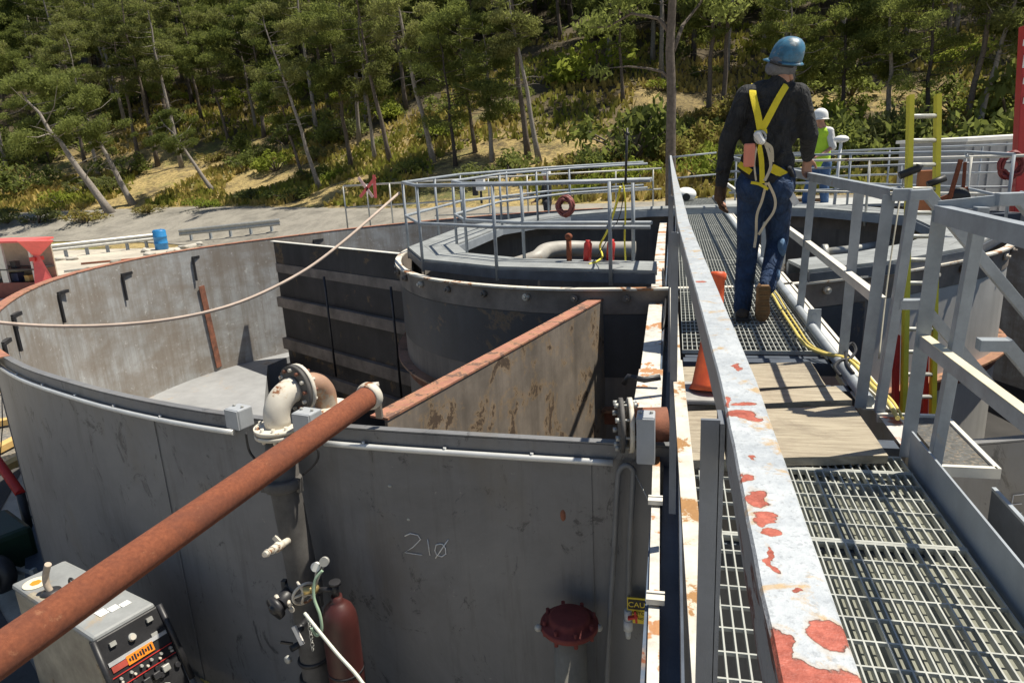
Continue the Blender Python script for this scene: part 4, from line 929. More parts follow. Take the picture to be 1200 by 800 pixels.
protos=[(make_tree(13,(-.05,0),.42,3.2,PINEL,BARK,1),'dark'),(make_tree(15,(.03,0),.36,3.6,OLIVEL,BARKP,2),'olive'),(make_tree(12,(.06,.02),.30,3.4,PINEL,BARKP,3,npf=30),'dark'),
        (make_tree(16,(-.03,0),.45,3.0,OLIVEL,BARK,4,npf=22),'olive'),(make_tree(14,(0,0),.28,3.9,PINEL,BARKD,5,npf=34,dens=380),'dense'),(make_tree(10,(.02,0),.22,3.3,BRIGHTL,BARKP,6,npf=24,dens=420),'bright'),
  (make_tree(12,(.0,0),.55,4.0,PINEL,BARKP,7,npf=22,tr=.34,dead=10),'olive'),(make_tree(17,(.02,0),.55,2.8,OLIVEL,BARKP,8,npf=20,tr=.22,dead=14),'olive')]
LAB={'dark':'dark green needle tree on the hillside','olive':'loose olive green pine on the hillside','dense':'dense dark tree in the back rows','bright':'yellow green lit tree among darker ones'}
used=set()
def put_tree(pi,x,yv,rz=0,sc=1,label=None,group=None,tilt=0,tdir=0):
    root,kd=protos[pi]
    v_=Vector((x,yv,terrain(x,yv)+5))-CAM; px_=600+F*v_.dot(RT)/v_.dot(FW)
    sec=[t for lim_,t in ((130,'at the far left of the photo'),(260,'above the leaning trunks at the left'),(420,'above the blue barrel'),(560,'above the red and white taped handrail'),(780,'above the round platform'),(960,'behind the blue helmeted worker'),(9999,'behind the yellow ladder')) if px_<lim_][0]
    if pi in used: root=copy_tree(root)
    used.add(pi); root.location=(x,yv,terrain(x,yv)-.1); 
    root.rotation_euler=(Matrix.Rotation(tdir,3,'Z')@Matrix.Rotation(tilt,3,'Y')@Matrix.Rotation(rz-tdir,3,'Z')).to_euler(); root.scale=(sc,sc,sc)
    tag(root,label or LAB[kd]+' '+sec,'tree',(group or {'dark':'dark needle trees','olive':'olive trees','dense':'dense trees at the back','bright':'bright trees'}[kd]+' '+sec)); return root
# front trees, trunks seen against the grass: (pixel of the base, kind, scale, tilt to the left in degrees, label)
FR=[(130,250,6,1.0,30,'thick pale trunk leaning far left above the concrete bank, leftmost leaning tree'),(156,240,6,.85,22,'leaning tree with a forked trunk just right of the thick leaning one'),
 (250,224,6,.62,32,'short leaning tree with a flat round green crown above the blue barrel'),(268,166,0,.8,5,None),(375,222,7,.80,14,'slender pale trunk leaning slightly left, right of the short flat crowned tree'),
 (356,212,0,.7,8,None),(412,196,0,.9,6,None),(440,190,1,.85,4,None),(458,192,3,.88,10,None),(508,190,7,.90,9,'pale trunked tree above the red and white taped handrail end'),(534,195,4,.72,3,'straight thick grey trunk right of the taped handrail end, dense low crown'),(557,178,0,.78,4,None),
 (577,190,2,.82,3,'dark thin tree standing in the golden grass patch'),(619,188,3,.95,5,'left of two close thin trunks in the golden grass'),(632,190,7,.8,10,'right of two close thin trunks in the golden grass, bent to the left'),(300,150,1,.9,2,None),(210,170,0,.9,8,None),(90,170,1,.8,15,None),(60,190,4,.8,12,None),
 (830,142,0,.95,0,'left of two straight dark trunks behind the helmet of the worker'),(846,141,3,.95,-1,'right of two straight dark trunks behind the helmet of the worker'),(1128,165,3,.9,-8,'pale trunk leaning right in front of the shaded slope behind the grey container'),(1140,168,1,.85,-12,None),
 (1040,150,2,.8,0,None),(985,150,4,.7,0,None),(1085,158,4,.72,3,None),(930,150,2,.75,0,None),(1190,160,0,.8,0,None),(730,120,0,.7,0,None)]
for px,py,k,sc,tl,lab in FR:
    q=raymarch(px,py); put_tree(k,q.x,q.y,random.uniform(0,6.28),sc*random.uniform(.95,1.05),lab,'trees along the front of the hillside' if lab else None,tilt=rad(-tl*.9),tdir=rad(13))
# rows behind
cnt=0; placed=[]
tries=0
while cnt<215 and tries<6000:
    tries+=1
    yv=58+55*random.random()**1.15; x=random.uniform(-1.28*yv,.52*yv)
    d=yv-hy0(x)
    if d<9: continue
    if any((x-a)**2+(yv-b)**2<(2.2+.012*d)**2*1.5 for a,b in placed): continue
    # keep a loose clearing in the golden grass
    prx=x/yv
    if d<32 and -.30<prx<-.03 and random.random()<.85: continue
    if d<22 and random.random()<(.6 if -.7<prx<.05 else .3): continue
    placed.append((x,yv)); cnt+=1
    k=random.choice([0,1,2,3,7,3,5,7]) if d<24 else random.choice([0,4,4,2,1,4])
    put_tree(k,x,yv,random.uniform(0,6.28),random.uniform(.75,1.15)*(1 if d<30 else 1.15),tilt=rad(random.uniform(-6,3)))
# big bare trunk behind the walkway end
bt=thing('big_tree','tall dark trunk with bare bent limbs rising behind the end of the walkway','tree',V(.9,29,GZ))
def at29(px,py,dy=0): return Y(px,py,29+dy)
m=M(); b0_=at29(786,195); m.tube([V(b0_.x,29,GZ),at29(786,240),at29(786,170),at29(787,110),at29(785,60),at29(788,0),at29(792,-80),at29(786,-160)],[.25,.22,.20,.18,.17,.15,.12,.08],12)
m.tube([at29(787,95),at29(776,84),at29(757,80),at29(735,78,.5),at29(715,80,1)],[.08,.06,.04,.03,.015],7); m.tube([at29(786,40),at29(772,22),at29(740,16,1),at29(712,32,1.5),at29(690,32,1.5)],[.09,.07,.05,.035,.02],7)
m.tube([at29(789,60),at29(800,30,1),at29(820,5,2),at29(840,-30,2)],[.09,.07,.05,.03],7)
obj('trunk',m,BARK,bt)
link_mesh('crown',leaf_mesh([(tuple(at29(a,b,c)-bt.location),r1,r2) for a,b,c,r1,r2 in [(700,26,1.5,1.1,.5),(735,0,1,1.0,.5),(830,-20,2,1.4,.7),(790,-90,0,2.0,1.2),(745,-50,0,1.6,.8),(705,84,1,.5,.3),(850,10,2,.9,.5)]],330,.13,seed=77),PINEL,bt)
# the back of the wood, dense crowns one behind the other
cnt=0; tries=0
while cnt<52 and tries<6000:
    tries+=1
    yv=random.uniform(72,118); x=random.uniform(-1.22*yv,.5*yv)
    if any((x-a)**2+(yv-b)**2<7 for a,b in placed): continue
    placed.append((x,yv)); cnt+=1; put_tree(random.choice([4,4,0,2]),x,yv,random.uniform(0,6.28),random.uniform(.95,1.35),tilt=rad(random.uniform(-5,3)))
# shrubs
def make_shrub(mt,seed,n=9,r=1.2,h=1.4,dens=420,sz=.12):
    R_=random.Random(seed); root=thing('shrub','shrub','shrub'); m=M(); puffs=[]
    for k in range(n):
        an=R_.uniform(0,6.28); L=R_.uniform(.1,r); e=V(math.cos(an)*L,math.sin(an)*L,R_.uniform(.3,h)*(1-.35*L/r)); m.tube([V(0,0,-.2),e*.5+V(0,0,.1),e],[.05,.03,.012],5); puffs.append((tuple(e),R_.uniform(.45,.8)*r*.6,.45*r*.7))
    obj('stems',m,BARK,root); link_mesh('foliage',leaf_mesh(puffs,dens,sz,seed=seed+50),mt,root); return root
shr=[(make_shrub(PINEL,11),'dark green shrub on the dry slope'),(make_shrub(BRIGHTL,12),'yellow green leafy shrub on the dry slope'),(make_shrub(DRYL,13),'dry straw coloured bush on the slope'),(make_shrub(GREYL,14),'grey green shrub at the edge of the slope')]
sused=set()
def put_shrub(k,x,yv,sc,label=None,zs=1):
    r_,lab=shr[k]
    v_=Vector((x,yv,terrain(x,yv)))-CAM; px_=600+F*v_.dot(RT)/v_.dot(FW)
    sec=[t for lim_,t in ((150,'at the far left'),(420,'above the guard rails'),(780,'above the round platform'),(960,'behind the walking worker'),(9999,'behind the ladder')) if px_<lim_][0]; lab=lab+' '+sec
    if k in sused: r_=copy_tree(r_)
    sused.add(k); r_.location=(x,yv,terrain(x,yv)); r_.rotation_euler=(0,0,random.uniform(0,6)); r_.scale=(sc,sc,sc*zs)
    tag(r_,label or lab,'shrub',['dark shrubs','bright shrubs','dry bushes','grey green shrubs'][k]+' on the slope '+sec)
for px,py,k,sc,zs,lab in [(735,190,0,2.6,1.0,'huge dark green bush left of the big trunk'),(765,185,3,1.6,1,None),(700,205,0,1.5,.8,None),(672,210,2,1.3,.8,None),(690,222,1,.9,.8,None),(725,218,1,1.2,.8,None),(752,214,1,1.1,.9,None),(600,205,0,1.6,.7,None),(560,215,3,1.2,.7,None),(480,205,0,1.2,.7,None),
  (30,225,0,2.4,.9,'big dark green bush at the left edge behind the branch'),(70,240,1,1.3,.7,None),(15,190,0,2.6,1,None),(100,262,2,1.3,.6,None),(45,262,3,1.4,.6,None),(10,262,3,1.4,.6,None),(175,250,2,1.1,.5,None),(235,245,1,1.1,.6,None),(340,235,0,1.4,.5,None),(420,225,2,1.1,.5,None),(300,235,3,1.2,.5,None),
  (820,215,1,1.2,1,None),(845,205,1,1.4,1,None),(860,218,3,1.2,1,None),(835,180,2,1.5,1,None),(960,215,3,1.3,1,None),(1000,190,0,2.0,1,None),(980,165,1,1.6,1.1,None),(1050,185,3,1.8,1,None),(1110,190,0,2.2,1,None),(1170,200,0,2.4,1,None),(900,200,3,1.6,1,None),(1090,165,2,1.5,1,None),(1180,150,0,2.5,1.2,None),
  (520,165,1,1.3,.6,None),(600,135,0,1.3,.7,None),(250,190,2,1.2,.6,None),(400,165,0,1.6,.7,None),(700,55,1,3.2,1.1,'bright lime green round bush high among the dark trees')]:
    q=raymarch(px,py) if lab is None or 'lime' not in lab else None
    if q is None:
        q=Y(700,70,60); put_shrub(k,q.x,q.y,sc,lab,zs); sh_=[o for o in col.objects if o.get('label')==lab][0]; q=Y(700,75,60); q.z=terrain(q.x,60); sh_.location=q; sh_.scale=(3.0,3.0,2.6); continue
    put_shrub(k,q.x,q.y,sc,lab,zs)
for k in range(210):
    yv_=random.uniform(4,48)**1.0; x=random.uniform(-78,35); yv=hy0(x)+yv_; px_=x/yv
    if yv_<26 and -.30<px_<-.04: continue
    put_shrub(random.choice([0,0,0,3,1] if yv_>14 else [0,3,2,1,0]),x,yv,random.uniform(.8,2.0),None,.75)
# dry grass
g=rng; n=42000
xs=g.uniform(-75,45,n); ds=g.random(n)**1.3*34+.2
C=np.array([(x,hy0(x)+d,0) for x,d in zip(xs,ds)]); C[:,2]=[terrain(a,b) for a,b,_ in C]
an=g.random(n)*6.28; hh=.18+.38*g.random(n); wv=.10+.12*g.random(n)
dx=np.stack([np.cos(an)*wv,np.sin(an)*wv,0*an],1); tipv=np.stack([g.normal(size=n)*.12,g.normal(size=n)*.12,hh],1)
keep=np.array([mnoise.noise(Vector((a*.12,b*.12,9)))>-.12 for a,b,_ in C]); C,dx,tipv=C[keep],dx[keep],tipv[keep]; n=len(C)
v=np.stack([C-dx,C+dx,C+tipv+dx*.3,C+tipv*.9-dx*.5],1).reshape(-1,3)
me=bpy.data.meshes.new('dry_grass'); me.vertices.add(len(v)); me.vertices.foreach_set('co',v.ravel()); me.loops.add(n*4); me.loops.foreach_set('vertex_index',np.arange(n*4,dtype=np.int32)); me.polygons.add(n); me.polygons.foreach_set('loop_start',np.arange(0,n*4,4,dtype=np.int32)); me.update(calc_edges=True)
def grass_mat():
    m=leaf_mat('dry_grass_blades',(.34,.25,.08),(.50,.38,.14),.3); nt=m.node_tree; tc=[x for x in nt.nodes if x.type=='TEX_COORD'][0]
    f=noise_(nt,tc.outputs['Object'],.13,5,.7); d=[x for x in nt.nodes if x.type=='BSDF_DIFFUSE'][0]; l=d.inputs[0].links[0].from_socket
    nt.links.new(mix(nt,ramp(nt,f,[(.47,S01),(.56,S1)]),l,(.20,.22,.04)),d.inputs[0]); return m
tag(link_mesh('dry_grass',me,grass_mat(),None),'golden and green dry grass covering the hillside clearings','grass',kind='stuff')
# ---------------------------------------------------------------- background yard
q=Z(190,292,GZ); bl=thing('blue_barrel','blue plastic barrel standing at the edge of the concrete bank','barrel',q)
m=M(); prof=[(.27,0),(.29,.03)]
for z in (.25,.55): prof+=[(.29,z),(.305,z+.02),(.305,z+.05),(.29,z+.07)]
prof+=[(.29,.85),(.27,.88)]; k=1.25; m.lathe(q,[(a*k,b*k) for a,b in prof],(0,0,1),24); obj('body',m,BLUEB,bl); m=M(); m.lathe(q+V(0,0,1.1),[(.28,0),(.30,.01),(.30,.03),(.25,.035)],(0,0,1),24); m.cyl(q+V(.15,0,1.12),q+V(.15,0,1.17),.05,seg=10); obj('lid',m,BLUEB,bl)
def guard(name,label,pa,pb,n):
    a,b=raymarch(*pa),raymarch(*pb); t=thing(name,label,'guard rail',(a+b)/2); d=(b-a).normalized(); s_=V(d.y,-d.x,0)
    m=M()
    for zz,o1 in ((.80,0),(.68,.05),(.58,0),(.48,.05),(.38,0)): pass
    prof=[(0,.80),(.05,.74),(.05,.68),(0,.60),(.05,.52),(.05,.46),(0,.40)]
    for (o1,z1),(o2,z2) in zip(prof[:-1],prof[1:]):
        vv=[a+s_*o1+V(0,0,z1),b+s_*o1+V(0,0,z1),b+s_*o2+V(0,0,z2),a+s_*o2+V(0,0,z2)]; m.ngon_solid(vv,s_,.012)
    obj('beam',m,STEEL,t)
    for k in range(n): q=a.lerp(b,(k+.5)/n)-s_*.12; m=M(); m.box((q.x,q.y,q.z+.30),(.12,.15,.9)); obj('post',m,GALV,t)
guard('guard_rail','long metal guard rail running left from the blue barrel',(40,306),(184,289),6)
guard('guard_rail','shorter metal guard rail right of the blue barrel behind the tank rim',(212,284),(330,272),5)
# rubble
for k,(px,py) in enumerate([(170,294),(176,297),(206,292),(214,290),(222,289),(200,294),(232,286),(85,303),(72,303)]):
    q=Z(px,py,GZ+.06); m=M(); m.ball(q,(.35,.22,.14),Matrix.Rotation(k,3,'Z'),sub=2)
    for v in m.bm.verts: v.co+=Vector((mnoise.noise(v.co*3),mnoise.noise(v.co*3+V(5,0,0)),mnoise.noise(v.co*3+V(9,0,0))))*.12
    tag(obj('rubble_lump',m,CONCP),'pale broken concrete lump lying by the guard rail','rubble','lumps of broken concrete by the guard rail')
for k,(a_1,b_1) in enumerate([((75,318),(150,309)),((95,309),(160,303)),((205,300),(262,291)),((60,325),(110,320))]):
    pa_,pb_=Z(*a_1,GZ+.06),Z(*b_1,GZ+.06); m=M(); m.cyl(pa_,pb_,.05,seg=10); tag(obj('loose_pipe',m,[STEEL,RUNDER,GALV,DARKPIPE][k]),['pale pipe lying on the bright yard beyond the tank rim','rusty pipe lying on the bright yard beyond the tank rim','grey pipe lying behind the tank rim right of the blue barrel','dark pipe lying beside the red hopper'][k],'pipe')
for k,(px,py) in enumerate([(120,313),(135,306),(240,287),(255,284),(275,281),(160,308),(100,316)]):
    q=Z(px,py,GZ+.04); m=M(); m.ball(q,(.30,.2,.10),Matrix.Rotation(k*1.3,3,'Z'),sub=2)
    for v in m.bm.verts: v.co+=Vector((mnoise.noise(v.co*4),mnoise.noise(v.co*4+V(5,0,0)),mnoise.noise(v.co*4+V(9,0,0))))*.12
    tag(obj('rubble_lump',m,CONC),'grey broken concrete lump scattered on the bright yard','rubble','grey lumps of concrete on the yard')
# red hopper and shelf box at left edge
def at22(px,py,dy=0): return Y(px,py,21+dy)
hp=thing('red_hopper','faded red steel hopper with a funnel top and flared base at the left edge','hopper',V(at22(45,340).x,21,GZ))
top4=[at22(20,283,-.3),at22(63,282,-.1),at22(60,281,.9),at22(22,281,.9)]; mid4=[at22(38,299,.1),at22(47,299,.1),at22(47,299,.4),at22(38,299,.4)]
b0_=[at22(39,299,.1),at22(46,299,.1),at22(46,299,.4),at22(39,299,.4)]; b1_=[at22(41,342,-.3),at22(66,334,-.1),at22(66,334,.9),at22(41,342,.9)]
def frust(A,B): 
    m=M(); a=[m.bm.verts.new(q) for q in A]; b=[m.bm.verts.new(q) for q in B]
    for i in range(4): m.bm.faces.new((a[i],a[(i+1)%4],b[(i+1)%4],b[i]))
    m.bm.faces.new(a[::-1]); m.bm.faces.new(b); return m
obj('funnel',frust(top4,mid4),PINKP,hp); obj('flared_base',frust(b0_,b1_),PINKP,hp)
m=M(); m.box(at22(43,303,.2),(.25,.4,.14)); obj('latch',m,REDP,hp)
m=M()
for q in (b1_[0],b1_[1],b1_[2],b1_[3]): m.beam(q,V(q.x,q.y,GZ),.08,.08)
for i,q in enumerate(b1_): pass
obj('leg_frame',m,REDP,hp)
cb_=thing('open_cabinet','open fronted tool cabinet with a red roof and dark shelves at the left edge','cabinet',V(at22(5,330).x,21.6,GZ))
L_=at22(-40,300,.5).x; R__=at22(38,300,.5).x
zt_=at22(10,284,.5).z; zb_=at22(10,336,.5).z
BEIGE=P('beige_panel',(.42,.36,.27),var=.15)
m=M(); m.box(((L_+R__)/2,22.4,(zt_+GZ)/2),(R__-L_,.05,zt_-GZ)); obj('back',m,BEIGE,cb_)
m=M(); m.box(((L_+R__)/2,21.9,zt_+.03),(R__-L_+.2,1.2,.07)); obj('roof',m,PINKP,cb_)
m=M(); m.box(((L_+R__)/2,21.9,at22(10,316,.5).z),(R__-L_,.9,.05)); obj('shelf',m,BLKP,cb_)
m=M(); m.box(((L_+R__)/2,21.5,(at22(10,331,.5).z+GZ)/2),(R__-L_,.1,at22(10,331,.5).z-GZ)); obj('lower_panel',m,P('dark_red_panel',(.16,.03,.025)),cb_)
for px in (-38,1,36):
    q=at22(px,300,.5); m=M(); m.box((q.x,21.5,(zt_+GZ)/2),(.10 if px!=1 else .28,.08,zt_-GZ)); obj('frame_post',m,LIDM,cb_)
for k,(px,py,s,mt_,lab) in enumerate([(10,326,.30,BLACK,'dark crate on the lower level of the open cabinet, left one'),(20,326,.30,P('navy_crate',(.03,.04,.10)),'dark navy crate on the lower level of the open cabinet, right one'),(33,327,.20,TANW,'small cream carton in the open cabinet'),(16,308,.22,GRIT,'speckled box on the upper shelf of the open cabinet')]):
    q=at22(px,py,.8); 
    m=M(); bz=at22(10,316,.5).z+.03 if k==3 else at22(10,331,.5).z; 
    if k<3: bz=bz-.0
    m.box((q.x,21.85,bz+s/2),(s*1.1,s,s)); m.box((q.x,21.85,bz+s+.01),(s*1.2,s*1.1,.03)); tag(obj('storage_box',m,mt_,bev=.01),lab,'box')
m=M(); m.box(((L_+R__)/2,21.95,at22(10,331,.5).z-.03),(R__-L_,.8,.05)); obj('lower_shelf',m,BLKP,cb_)
# far structures behind the tank
m=M(); m.prism([(-10.5,23.0),(14,23.0),(14,30),(-10.5,30)],GZ,-1.75); tag(obj('far_basin_wall',m,CONCP,bev=.03),'low pale concrete basin behind the round tank','basin')
m=M(); m.prism([(-9.8,20.5),(9,20.5),(9,22.2),(-9.8,22.2)],GZ,-.95); o=obj('rear_steel_channel',m,DARKB,bev=.02); tag(o,'long dark steel channel tank right behind the round tank','tank')
m=M(); m.prism([(-9.8,20.4),(9,20.4),(9,20.6),(-9.8,20.6)],-.949,-.90); tag(obj('channel_lip',m,WHITEP),'pale lip plate on the dark channel behind the tank','plate')
handrail('handrail','pale pipe handrail on the far concrete basin behind the tank',[(-8,23.2),(-2,23.2),(4,23.2),(12,23.2)],-.65,-1.15,-1.75,[(-8+2.0*k,23.2) for k in range(11)],mt=STEEL)
# red/white barricade tape cross
tz=thing('barricade_tape','red and white tape crossed over the left end of the far handrail','tape',Y(430,222,15.8))
for (a,b,c,d) in ((420,208,437,231),(440,208,422,231),(438,205,440,232)):
    m=M(); m.beam(Y(a,b,15.6),Y(c,d,15.6),.07,.012,up=(0,1,0)); obj('strip',m,PINKP if a!=420 else P('white_pink',(.75,.5,.45)),tz)
# white lamp with black body on the far rail
q=Y(563,215,17.6); lt_=thing('work_light','white boxed work light with a black bracket on the far handrail','work light',q)
m=M(); m.box(q,(.22,.18,.36)); obj('housing',m,P('white_plastic',(.78,.78,.76),var=.05),lt_,bev=.03); m=M(); m.box(q+V(-.16,.05,-.1),(.12,.15,.4)); m.beam(q+V(0,0,-.18),q+V(0,0,-.5),.05,.05); obj('bracket',m,BLACK,lt_)
# hose reels hanging
def coil(label,px,py,yv,r_,mt_,cat='hose'):
    q=Y(px,py,yv); m=M(); pts=[]
    for k in range(24*9): t=2*math.pi*k/24; rr=r_*(.62+.32*((k*7)//24%5)/4+.05*math.sin(k*.7)); pts.append(q+V(math.cos(t)*rr*.85,.03*math.sin(k*.2)+.01*(k/24),math.sin(t)*rr))
    m.tube(pts,.018,6); tag(obj('coiled_hose',m,mt_),label,cat)
MARH=P('maroon_hose',(.22,.03,.03),var=.3)
coil('coil of red hose hanging on the inner handrail of the round platform',662,242,8.15,.12,P('dull_red_hose',(.25,.07,.06),var=.4))
coil('dark red hose coil hanging on the far right handrail',1187,194,11.5,.20,MARH)
# items on deck: pipe, red bottles, harness
q0=Y(620,300,10.3); dp=thing('outlet_pipe','thick grey pipe with a rusty bend inside the round tank opening','pipe',q0)
m=M(); m.tube(smooth_path([Y(600,312,9.2),Y(628,303,9.3),Y(640,294,9.6),Y(665,291,9.9),Y(700,292,10),Y(745,292,10)]),.11,16); obj('tube',m,P('grey_beige_pipe',(.36,.34,.30),var=.2,rust=(.35,.17,.09),rust_at=.66),dp)
for (px,lab) in ((688,'left of two small red cylinders standing on the platform edge'),(715,'right of two small red cylinders standing on the platform edge')):
    q=Y(px,305,7.75); q.z=DZ; m=M(); m.lathe(q,[(.045,0),(.045,.19),(.03,.21),(.03,.23)],(.08,0,1),16); tag(obj('red_cylinder',m,REDP),lab,'cylinder')
m=M(); q=Y(667,300,7.75); m.cyl(V(q.x,q.y,DZ),V(q.x,q.y,DZ+.25),.03,seg=12); m.ball((q.x,q.y,DZ+.27),(.045,.045,.04)); tag(obj('post_cap',m,RUNDER),'small rusty capped stub beside the red cylinders','stub')
m=M(); m.tube(smooth_path([Y(690,312,7.5)+V(0,0,.02),Y(700,306,7.6),Y(706,300,7.7),Y(703,288,7.8),Y(712,270,7.4),Y(722,240,7.15),Y(727,219,7.05)]),.012,6); tag(obj('strap',m,YEL),'yellow strap slung from the platform handrail to the deck','strap')
m=M(); m.tube(smooth_path([Y(730,214,7.02),Y(733,240,7.0),Y(732,280,7.2),Y(733,305,7.3)]),.009,6); tag(obj('strap',m,YEL),'straight yellow strap hanging from the platform handrail','strap')
m=M(); m.tube(smooth_path([Y(732,214,7.02),Y(727,250,7.2),Y(715,275,7.4),Y(700,300,7.6)]),.005,6); tag(obj('tether',m,BLACK),'thin black cord hanging beside the yellow straps','cord')
m=M(); m.cyl(Y(733,216,7.03),Y(735,150,7.03),.012,seg=8); m.ball(Y(735.5,157,7.03),(.02,.02,.02)); tag(obj('antenna_mast',m,BLACK),'thin black whip mast clipped on the platform handrail','mast')
# right background: container, container roof, red boom, posts
q0=Z(1135,215,-1.2)
ct_=thing('grey_container','long grey steel container with a white roof edge behind the right handrails','container',V(15.5,24,GZ))
a=Y(1128,205,24); b=Y(1290,200,27)
m=M(); zt=Y(1135,166,24).z; d_=(b-a); d_.z=0; L__=d_.length; d_.normalize(); s_=V(-d_.y,d_.x,0)
cc_=V(a.x,a.y,0)+d_*(L__/2)+s_*1.2; R_=Matrix((d_,s_,V(0,0,1))).transposed()
m.box(V(cc_.x,cc_.y,(GZ+zt)/2),(L__,2.4,zt-GZ),R_)
obj('body',m,P('container_grey',(.28,.29,.31),var=.1,streak=.3),ct_)
m=M(); m.box(V(cc_.x,cc_.y,zt+.05),(L__+.15,2.6,.1),R_); obj('roof_edge',m,P('white_roof',(.75,.74,.70),var=.08),ct_)
for k in range(9):
    q=V(a.x,a.y,(GZ+zt)/2)+d_*(L__*(k+.5)/9)-s_*.03; m=M(); m.box(q,(.10,.05,zt-GZ-.2),R_); obj('side_rib',m,P('container_grey',(.28,.29,.31)),ct_)
rb=thing('red_boom','tall red crane mast with white markings at the right edge','crane mast',V(Y(1202,200,14).x,14,GZ))
bt_=Y(1206,30,14); bb_=Y(1211,215,14)
m=M(); m.beam(bt_,V(bb_.x+.05,14,GZ),.22,.22,up=(0,1,0)); obj('mast',m,P('boom_red',(.50,.03,.03),var=.12),rb,bev=.01)
for py in (50,72,95,118): 
    q=Y(1203,py,13.87); m=M(); m.box(q,(.10,.01,.10 if py!=72 else .2)); obj('marking',m,P('white_plastic',(.78,.78,.76)),rb)
handrail('handrail','long pale pipe handrail across the far right behind the yellow ladder',[(1.3,14.2),(3.0,12.3),(4.8,10.9),(7.5,10.4)],.93,.42,-.1,[(3.0,12.3),(4.1,11.4),(5.2,10.8),(6.3,10.6),(7.4,10.42)],mt=WHITEP)
handrail('handrail','grey pipe handrail of the rear walkway behind the worker in the yellow vest',[(1.2,17.4),(4.5,16.9),(7.5,15.4),(9.5,13.5)],.98,.45,-.33,[(1.4,17.4),(3.0,17.15),(4.5,16.9),(6,16.2),(7.5,15.4),(8.7,14.3),(9.5,13.5)],mt=GALV)
handrail('handrail','grey pipe handrail on the near side of the rear walkway right of the walkway',[(1.1,15.2),(4.2,14.9),(6.6,13.6)],.72,.3,-.33,[(2.2,15.1),(4.2,14.9),(6.6,13.6)],mt=GALVC)
m=M(); m.prism([(1.05,15.3),(4.3,15.0),(6.8,13.7),(7.4,14.9),(4.6,16.6),(1.05,17.0)],-.05,.0); tag(obj('rear_platform',m,P('weathered_deck',(.42,.43,.42),var=.2)),'pale deck carrying the worker in the yellow vest','platform')
m=M(); m.beam((1.0,14.9,-.25),(7,13.2,-.25),.2,.3); tag(obj('rear_beam',m,DARKB),'dark beam under the rear deck','beam')
# pipes and channels between platform and rear
m=M(); m.tube([Y(958,298,12),Y(1010,292,12),Y(1045,286,12)],.085,14); m.lathe(Y(963,298,12)+V(0,0,-.0),[(.16,0),(.16,.08)],(1,0,0),18); tag(obj('cross_pipe',m,STEEL),'pale flanged pipe crossing the tank opening right of the worker','pipe')
# white stubs and lamp on the far end of the walkway
q=Y(803,228,17.5); lp_=thing('end_lamp','white rounded lamp housing with a black face at the far end of the left rail','lamp',V(q.x,q.y,.05))
m=M(); m.ball(V(q.x,q.y,.14),(.26,.3,.17),sub=3); obj('housing',m,P('white_plastic',(.78,.78,.76)),lp_); m=M(); m.cyl(V(q.x+.02,q.y-.32,.10),V(q.x+.02,q.y-.26,.10),.09,seg=16); obj('face',m,BLACK,lp_)
m=M(); q=Y(986,163,15.0); m.ball(q,(.14,.14,.07),sub=2); m.cyl(q,V(q.x-.06,15.0,-.33),.03,seg=8); tag(obj('marker_post',m,P('white_plastic',(.78,.78,.76))),'white capped post beside the worker in the yellow vest','post')
# hand cart behind ladder
q=Y(1122,232,9.2); hc_=thing('hand_cart','rusty orange hand cart with a dark wheel tied behind the yellow ladder','hand cart',q)
m=M(); m.lathe(q-V(0,.03,0),[(.04,0),(.12,0),(.12,.05),(.04,.05)],(.3,1,0),24); obj('wheel',m,BLACK,hc_); m=M(); m.beam(Y(1112,235,9.2),Y(1126,187,9.2),.04,.04); m.beam(Y(1128,232,9.3),Y(1131,190,9.3),.03,.03); m.beam(q-V(.2,0,.02),q+V(.1,0,.1),.03,.05); obj('frame',m,RUNDER,hc_)
m=M()
m.box(Y(1083,225,9.4),(.16,.1,.5)); tag(obj('orange_panel',m,P('orange_brown',(.45,.15,.05))),'orange brown panel standing behind the ladder rungs','panel')
# ---------------------------------------------------------------- engine driven welder on its trailer
wd_=V(-4.75,4.0,0); WT=-1.22
TL_,TB_,TR_,TF_=Z(12,684,WT),Z(76,655,WT),Z(182,706,WT),Z(108,748,WT)
mid=(TL_+TB_+TR_+TF_)/4; ax_=((TR_+TF_)-(TL_+TB_)).normalized(); ay_=V(-ax_.y,ax_.x,0); LW=((TR_+TF_)-(TL_+TB_)).length/2; WW=(abs((TB_-TL_).dot(ay_))+abs((TR_-TF_).dot(ay_)))/2
WR=Matrix((ax_,ay_,V(0,0,1))).transposed(); wl=thing('engine_welder','dusty engine driven welding machine with a black control panel','welding machine',V(mid.x,mid.y,GZ))
def wp(u,v,z): return V(mid.x,mid.y,0)+ax_*u+ay_*v+V(0,0,z)
DUST=P('dusty_tan_sheet',(.36,.32,.24),var=.3,scale=4,c2=(.20,.17,.13),streak=.2,rust=(.15,.12,.09),rust_at=.66,rust_scale=5)
TOPM=P('scuffed_grey_lid',(.25,.26,.26),var=.25,scale=3,rust=(.45,.40,.30),rust_at=.60,rust_scale=4)
HL=LW/2
m=M(); m.prism([(q.x,q.y) for q in (TL_.lerp(mid,.03),TB_.lerp(mid,.03),TR_.lerp(mid,.06),TF_.lerp(mid,.06))],WT-.78,WT-.045); obj('side_panels',m,DUST,wl,bev=.015)
m=M(); m.prism([(q.x,q.y) for q in (TL_,TB_,TR_,TF_)],WT-.045,WT); obj('lid',m,TOPM,wl,bev=.02)
